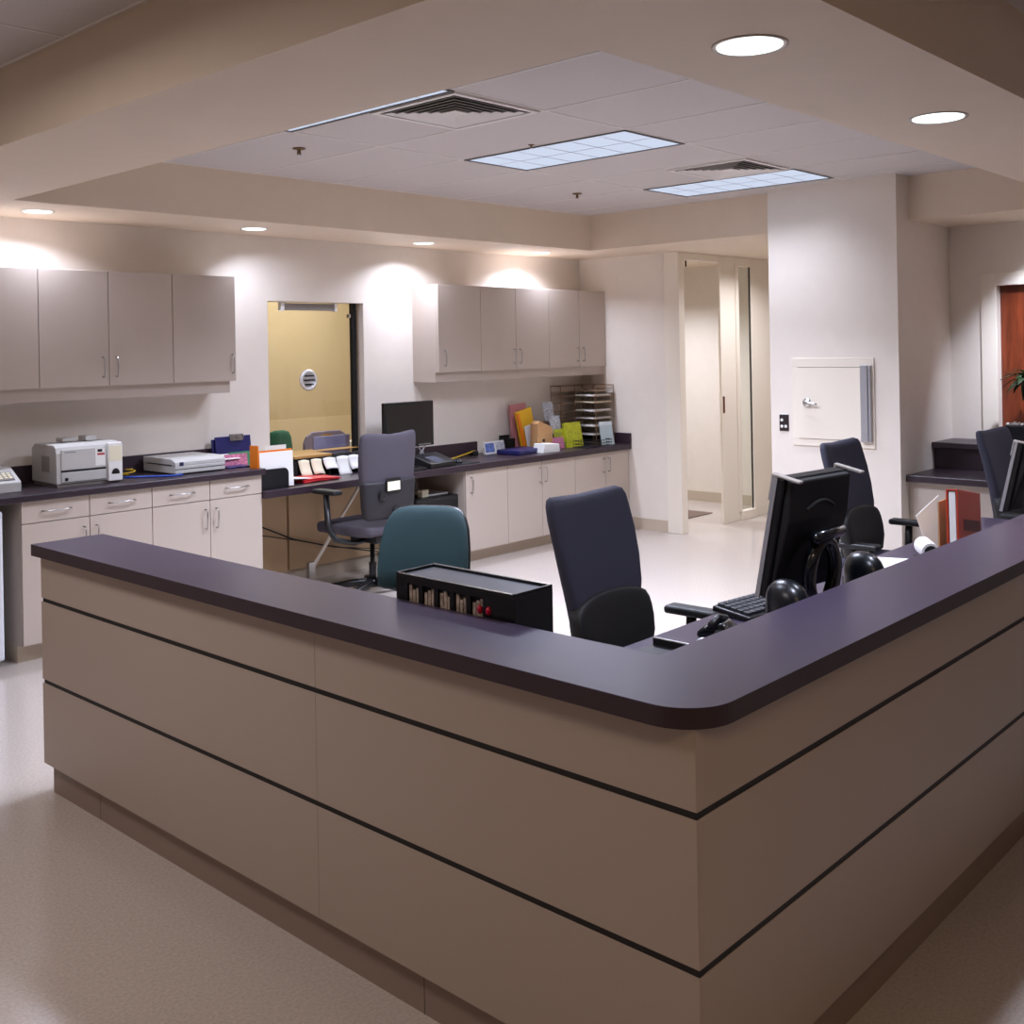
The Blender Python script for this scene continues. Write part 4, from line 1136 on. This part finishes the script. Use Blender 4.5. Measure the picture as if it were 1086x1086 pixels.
# wire tower with six paper shelves
t = thing('paper_tray_tower', 'tall wire tower of paper trays in the right corner of the counter', 'paper trays', (8.40, 6.62, RCT))
wf = MB()
for x, y in ((0, 0), (0, 0.27), (0.29, 0), (0.29, 0.27), (-0.22, 0.27), (-0.22, 0.40), (0.29, 0.40)):
    wf.tube([(x, y, 0), (x, y, 0.59)], 0.004, 6)
for z in (0.02, 0.59):
    wf.tube([(0, 0.27, z), (0, 0, z), (0.29, 0, z), (0.29, 0.40, z), (-0.22, 0.40, z), (-0.22, 0.27, z), (0, 0.27, z)], 0.004, 6)
wf.build('wire_frame', mat('bronze_wire', (150, 120, 96), 0.4, 0.6), t)
ZS = [0.098, 0.183, 0.259, 0.334, 0.42, 0.486, 0.54]
for k, z in enumerate(ZS):
    MB().prism([(0, 0), (0.29, 0), (0.29, 0.40), (-0.22, 0.40), (-0.22, 0.27), (0, 0.27)], z - 0.004, z).build('shelf', mat('smoky_shelf', (166, 136, 110), 0.5), t)
for k, z in enumerate(ZS[:6]):
    o = MB().box(8.385, 8.67, 6.64, 6.87, RCT + z, RCT + z + 0.012 + 0.004 * (k % 2)).build('paper_stack', m_cream if k == 4 else m_white)
    pos = ['lowest', 'second from the bottom', 'third from the bottom', 'fourth from the bottom', 'yellowish, second from the top', 'topmost'][k]
    tag(o, 'paper stack on the tray tower, ' + pos, 'papers', 'paper stacks in the tray tower')
t = thing('document_holder', 'clear stand with a pale sheet right of the tray tower', 'document holder', (8.39, 6.545, RCT), -0.25)
MB().box(0, 0.17, 0.0, 0.004, 0, 0.20, CL).box(0, 0.17, 0.012, 0.016, 0, 0.22, CL).box(0, 0.17, 0, 0.08, 0, 0.004).build('stand', m_acryl, t)
MB().box(0.006, 0.164, 0.005, 0.010, 0.004, 0.235, CL).build('sheet', mat('pale_blue_sheet', (206, 214, 216), 0.5), t)
t = thing('wire_basket', 'black wire basket at the right end of the low counter', 'basket', (8.05, 6.47, RCT))
wb = MB()
for z in (0.006, 0.035, 0.065):
    wb.tube([(0, 0, z), (0.40, 0, z), (0.40, 0.16, z), (0, 0.16, z), (0, 0, z)], 0.003, 6)
for k in range(11):
    wb.tube([(0.04 * k, 0, 0.065), (0.04 * k, 0, 0.006), (0.04 * k, 0.16, 0.006), (0.04 * k, 0.16, 0.065)], 0.002, 5)
wb.build('wires', m_matte, t)

# ---------------------------------------------------------------- shaft: pass-through door and reader
t = thing('access_panel', 'white pass-through hatch with a lever on the wall column', 'hatch', (7.70, 3.76, 1.03))
h = 0.68
MB().box(-0.014, 0, -0.335, 0.335, 0, 0.052).box(-0.014, 0, -0.335, 0.335, h - 0.07, h).box(-0.014, 0, 0.285, 0.335, 0.052, h - 0.07).box(-0.014, 0, -0.335, -0.30, 0.052, h - 0.07)\
    .build('frame', m_trim, t, bevel=0.003)
dr = MB().box(-0.022, -0.001, -0.235, 0.282, 0.056, h - 0.074).build('door', m_trim, t, bevel=0.002)
MB().box(-0.004, -0.0005, -0.298, 0.2845, 0.053, h - 0.071).build('door_gap', m_seam, t)
MB().box(-0.05, -0.001, -0.298, -0.24, 0.05, h - 0.055).build('hinge_cover', m_alu, t, bevel=0.004)
MB().box(-0.045, -0.001, -0.318, -0.300, 0.05, h - 0.055).build('hinge_cover', m_alu, t, bevel=0.003)
lv = MB().lathe([(0.034, 0), (0.034, 0.008), (0.026, 0.012), (0.014, 0.014), (0.014, 0.045)], 24, Matrix.Translation((-0.022, 0.205, 0.335)) @ Matrix.Rotation(-PI / 2, 4, 'Y')).build('lever_rose', m_chrome, dr, smooth=True)
MB().tube([(-0.062, 0.215, 0.338), (-0.066, 0.18, 0.336), (-0.064, 0.12, 0.328), (-0.058, 0.105, 0.326)], [0.011, 0.011, 0.009, 0.007], 10).build('lever', m_chrome, dr, smooth=True)
t = thing('switch_plate', 'dark switch plate with three white buttons on the wall column', 'switch', (7.70, 4.174, 1.20))
MB().box(-0.008, 0, -0.04, 0.04, -0.065, 0.065).build('plate', mat('dark_steel', (62, 54, 54), 0.35, 0.5), t, bevel=0.002)
MB().box(-0.009, 0, -0.04, 0.04, 0.065, 0.073).build('top_edge', m_white, t)
for y, z in ((0.018, 0.022), (0.018, -0.028), (-0.016, -0.028)):
    MB().lathe([(0.012, 0), (0.012, 0.004), (0.008, 0.006)], 16, Matrix.Translation((-0.008, y, z)) @ Matrix.Rotation(-PI / 2, 4, 'Y')).build('button', m_white, t)

# ---------------------------------------------------------------- far right counter, planter
t = thing('side_counter', 'purple side counter with raised ledge against the right wall', 'counter', (7.78, 3.238, 0))
MB().box(0, 0.933, -0.66, 0, 0.79, 0.84).build('top', m_pback, t, bevel=0.005)
MB().box(0.06, 0.933, -0.65, 0, 0.0, 0.79).build('front_panel', m_lam, t)
MB().box(0.55, 0.933, -1.25, 0, 0.0, 1.0).build('ledge_riser', m_pedge, t)
MB().box(0.50, 0.933, -1.27, 0, 1.0, 1.045).build('ledge_top', m_pback, t, bevel=0.004)
t = thing('planter', 'black tapered planter on the side counter ledge at the right edge', 'planter', (8.47, 2.60, 1.045))
MB().prism([(-0.07, 0.0), (0.07, 0.0), (0.13, 0.145), (-0.13, 0.145)], -0.10, 0.10, 'x').build('pot', m_gloss, t, bevel=0.01)
o_ = MB()
random.seed(11)
for k in range(26):
    a, b, c = random.uniform(-0.085, 0.085), random.uniform(-0.11, 0.11), random.uniform(0.010, 0.018)
    o_.lathe([(c * 0.5, -c * 0.6), (c, 0), (c * 0.5, c * 0.6)], 8, Matrix.Translation((a, b, 0.15)))
p_ = o_.build('pebbles', m_pebble, t, smooth=True)
p_['kind'] = 'stuff'
pl_ = thing('dracaena_plant', 'small palm-like plant growing from the black planter', 'plant', (8.47, 2.585, 1.15))
MB().tube([(0, 0, 0), (0.01, 0.0, 0.2), (0.0, 0.01, 0.40)], [0.014, 0.012, 0.010], 8).build('stem', m_stem, pl_, smooth=True)
for k in range(30):
    a = 2.4 * k
    el = 1.25 - 0.055 * k
    ln = 0.15 + 0.03 * (k % 3)
    rows_ = []
    for i in range(7):
        v = i / 6
        r_ = ln * v * math.cos(el * (1 - 0.3 * v))
        z_ = 0.39 + ln * v * math.sin(el) - 0.11 * v * v
        wv = 0.030 * math.sin(PI * min(1, 0.12 + 0.88 * v)) + 0.001
        d = Vector((math.cos(a), math.sin(a), 0))
        n_ = Vector((-math.sin(a), math.cos(a), 0))
        c = d * r_ + Vector((0, 0, z_))
        rows_.append([c - n_ * wv, c + Vector((0, 0, -0.004)), c + n_ * wv])
    MB().sheet(rows_, 0.0015).build('leaf', m_leaf, pl_, smooth=True)

# ---------------------------------------------------------------- refrigerator, mat, waiting room
t = thing('mini_refrigerator', 'white mini refrigerator under the counter at the left picture edge', 'refrigerator', (2.05, 6.45, 0))
MB().box(0, 0.52, 0.04, 0.55, 0.04, 0.93).build('body', mat('white_enamel', (222, 226, 232), 0.3), t, bevel=0.01)
MB().box(0, 0.52, -0.02, 0.036, 0.06, 0.93).build('door', mat('white_enamel', (222, 226, 232), 0.3), t, bevel=0.012)
MB().box(0.03, 0.49, 0.05, 0.5, 0, 0.04).build('foot', m_matte, t)
MB().box(0.44, 0.50, -0.03, -0.02, 0.90, 0.92).build('hinge_cap', m_alu, t)
o = MB().box(9.35, 10.0, 6.30, 6.95, 0, 0.008).build('floor_mat', m_mat_)
tag(o, 'brown entrance mat inside the open doorway', 'mat')


def waiting_chair(label, x, y, m_, ww=0.5, zt=1.0):
    t = thing('waiting_chair', label, 'chair', (x, y, 0), 0, 'chairs in the waiting room')
    hole = MB()
    pts = [(-ww / 2, 0.62), (ww / 2, 0.62), (ww / 2, zt - 0.10), (ww / 2 - 0.03, zt - 0.04), (ww / 2 - 0.10, zt), (-ww / 2 + 0.10, zt), (-ww / 2 + 0.03, zt - 0.04), (-ww / 2, zt - 0.10)]
    hole.prism(pts, 0.0, 0.03, 'y').build('backrest', m_, t, bevel=0.008)
    mx = Matrix.Translation((0, -0.001, zt - 0.055)) @ Matrix.Rotation(PI / 2, 4, 'X') @ Matrix.Diagonal((0.085, 0.028, 1, 1))
    MB().prism([(math.cos(a), math.sin(a)) for a in [2 * PI * k / 24 for k in range(24)]], 0, 0.002, mx=mx).build('hand_hole', m_oak, t)
    MB().box(-ww / 2, ww / 2, 0.0, 0.45, 0.44, 0.48).build('seat', m_, t, bevel=0.015)
    for sx in (-1, 1):
        for y_ in (0.03, 0.42):
            MB().tube([(sx * (ww / 2 - 0.03), y_, 0), (sx * (ww / 2 - 0.03), y_, 0.62 if y_ < 0.1 else 0.44)], 0.012).build('leg', m_chrome, t)
    return t


waiting_chair('lilac waiting room chair with a hand hole seen through the window', 6.28, 8.2, m_lilac, 0.52, 1.075)
waiting_chair('lilac waiting room chair half hidden by the green cloth', 5.70, 8.3, m_lilac, 0.50, 1.02)
o = MB().grid(back_rings([(0.60, 0.0, 0.14, 0.04), (0.95, 0.0, 0.14, 0.035), (1.05, 0.0, 0.125, 0.035), (1.10, 0.0, 0.10, 0.03), (1.115, 0.0, 0.05, 0.015)], e=0.7)).build('draped_jacket', m_green, smooth=True)
o.location = (5.755, 8.22, 0)
tag(o, 'green cloth draped over a waiting room chair beyond the window', 'jacket')
t = thing('waiting_counter', 'narrow wooden counter on the far side of the reception window', 'counter', (5.0, YW + 0.16, 0))
MB().box(-0.1, 1.25, 0, 0.25, 0.97, 1.0).build('top', m_oak, t, bevel=0.004)
MB().box(-0.05, 1.2, 0.02, 0.04, 0, 0.97).build('panel', m_tan, t)
o = MB().box(5.42, 5.80, YW + 0.20, YW + 0.22, 1.0, 1.12).build('sign_board', m_lilac, bevel=0.004)
tag(o, 'lilac board standing on the window counter', 'board')
o = MB().box(5.80, 6.02, YW + 0.22, YW + 0.36, 1.0, 1.05).build('leaflet_stack', m_white)
tag(o, 'pale stack of leaflets on the window counter', 'papers')
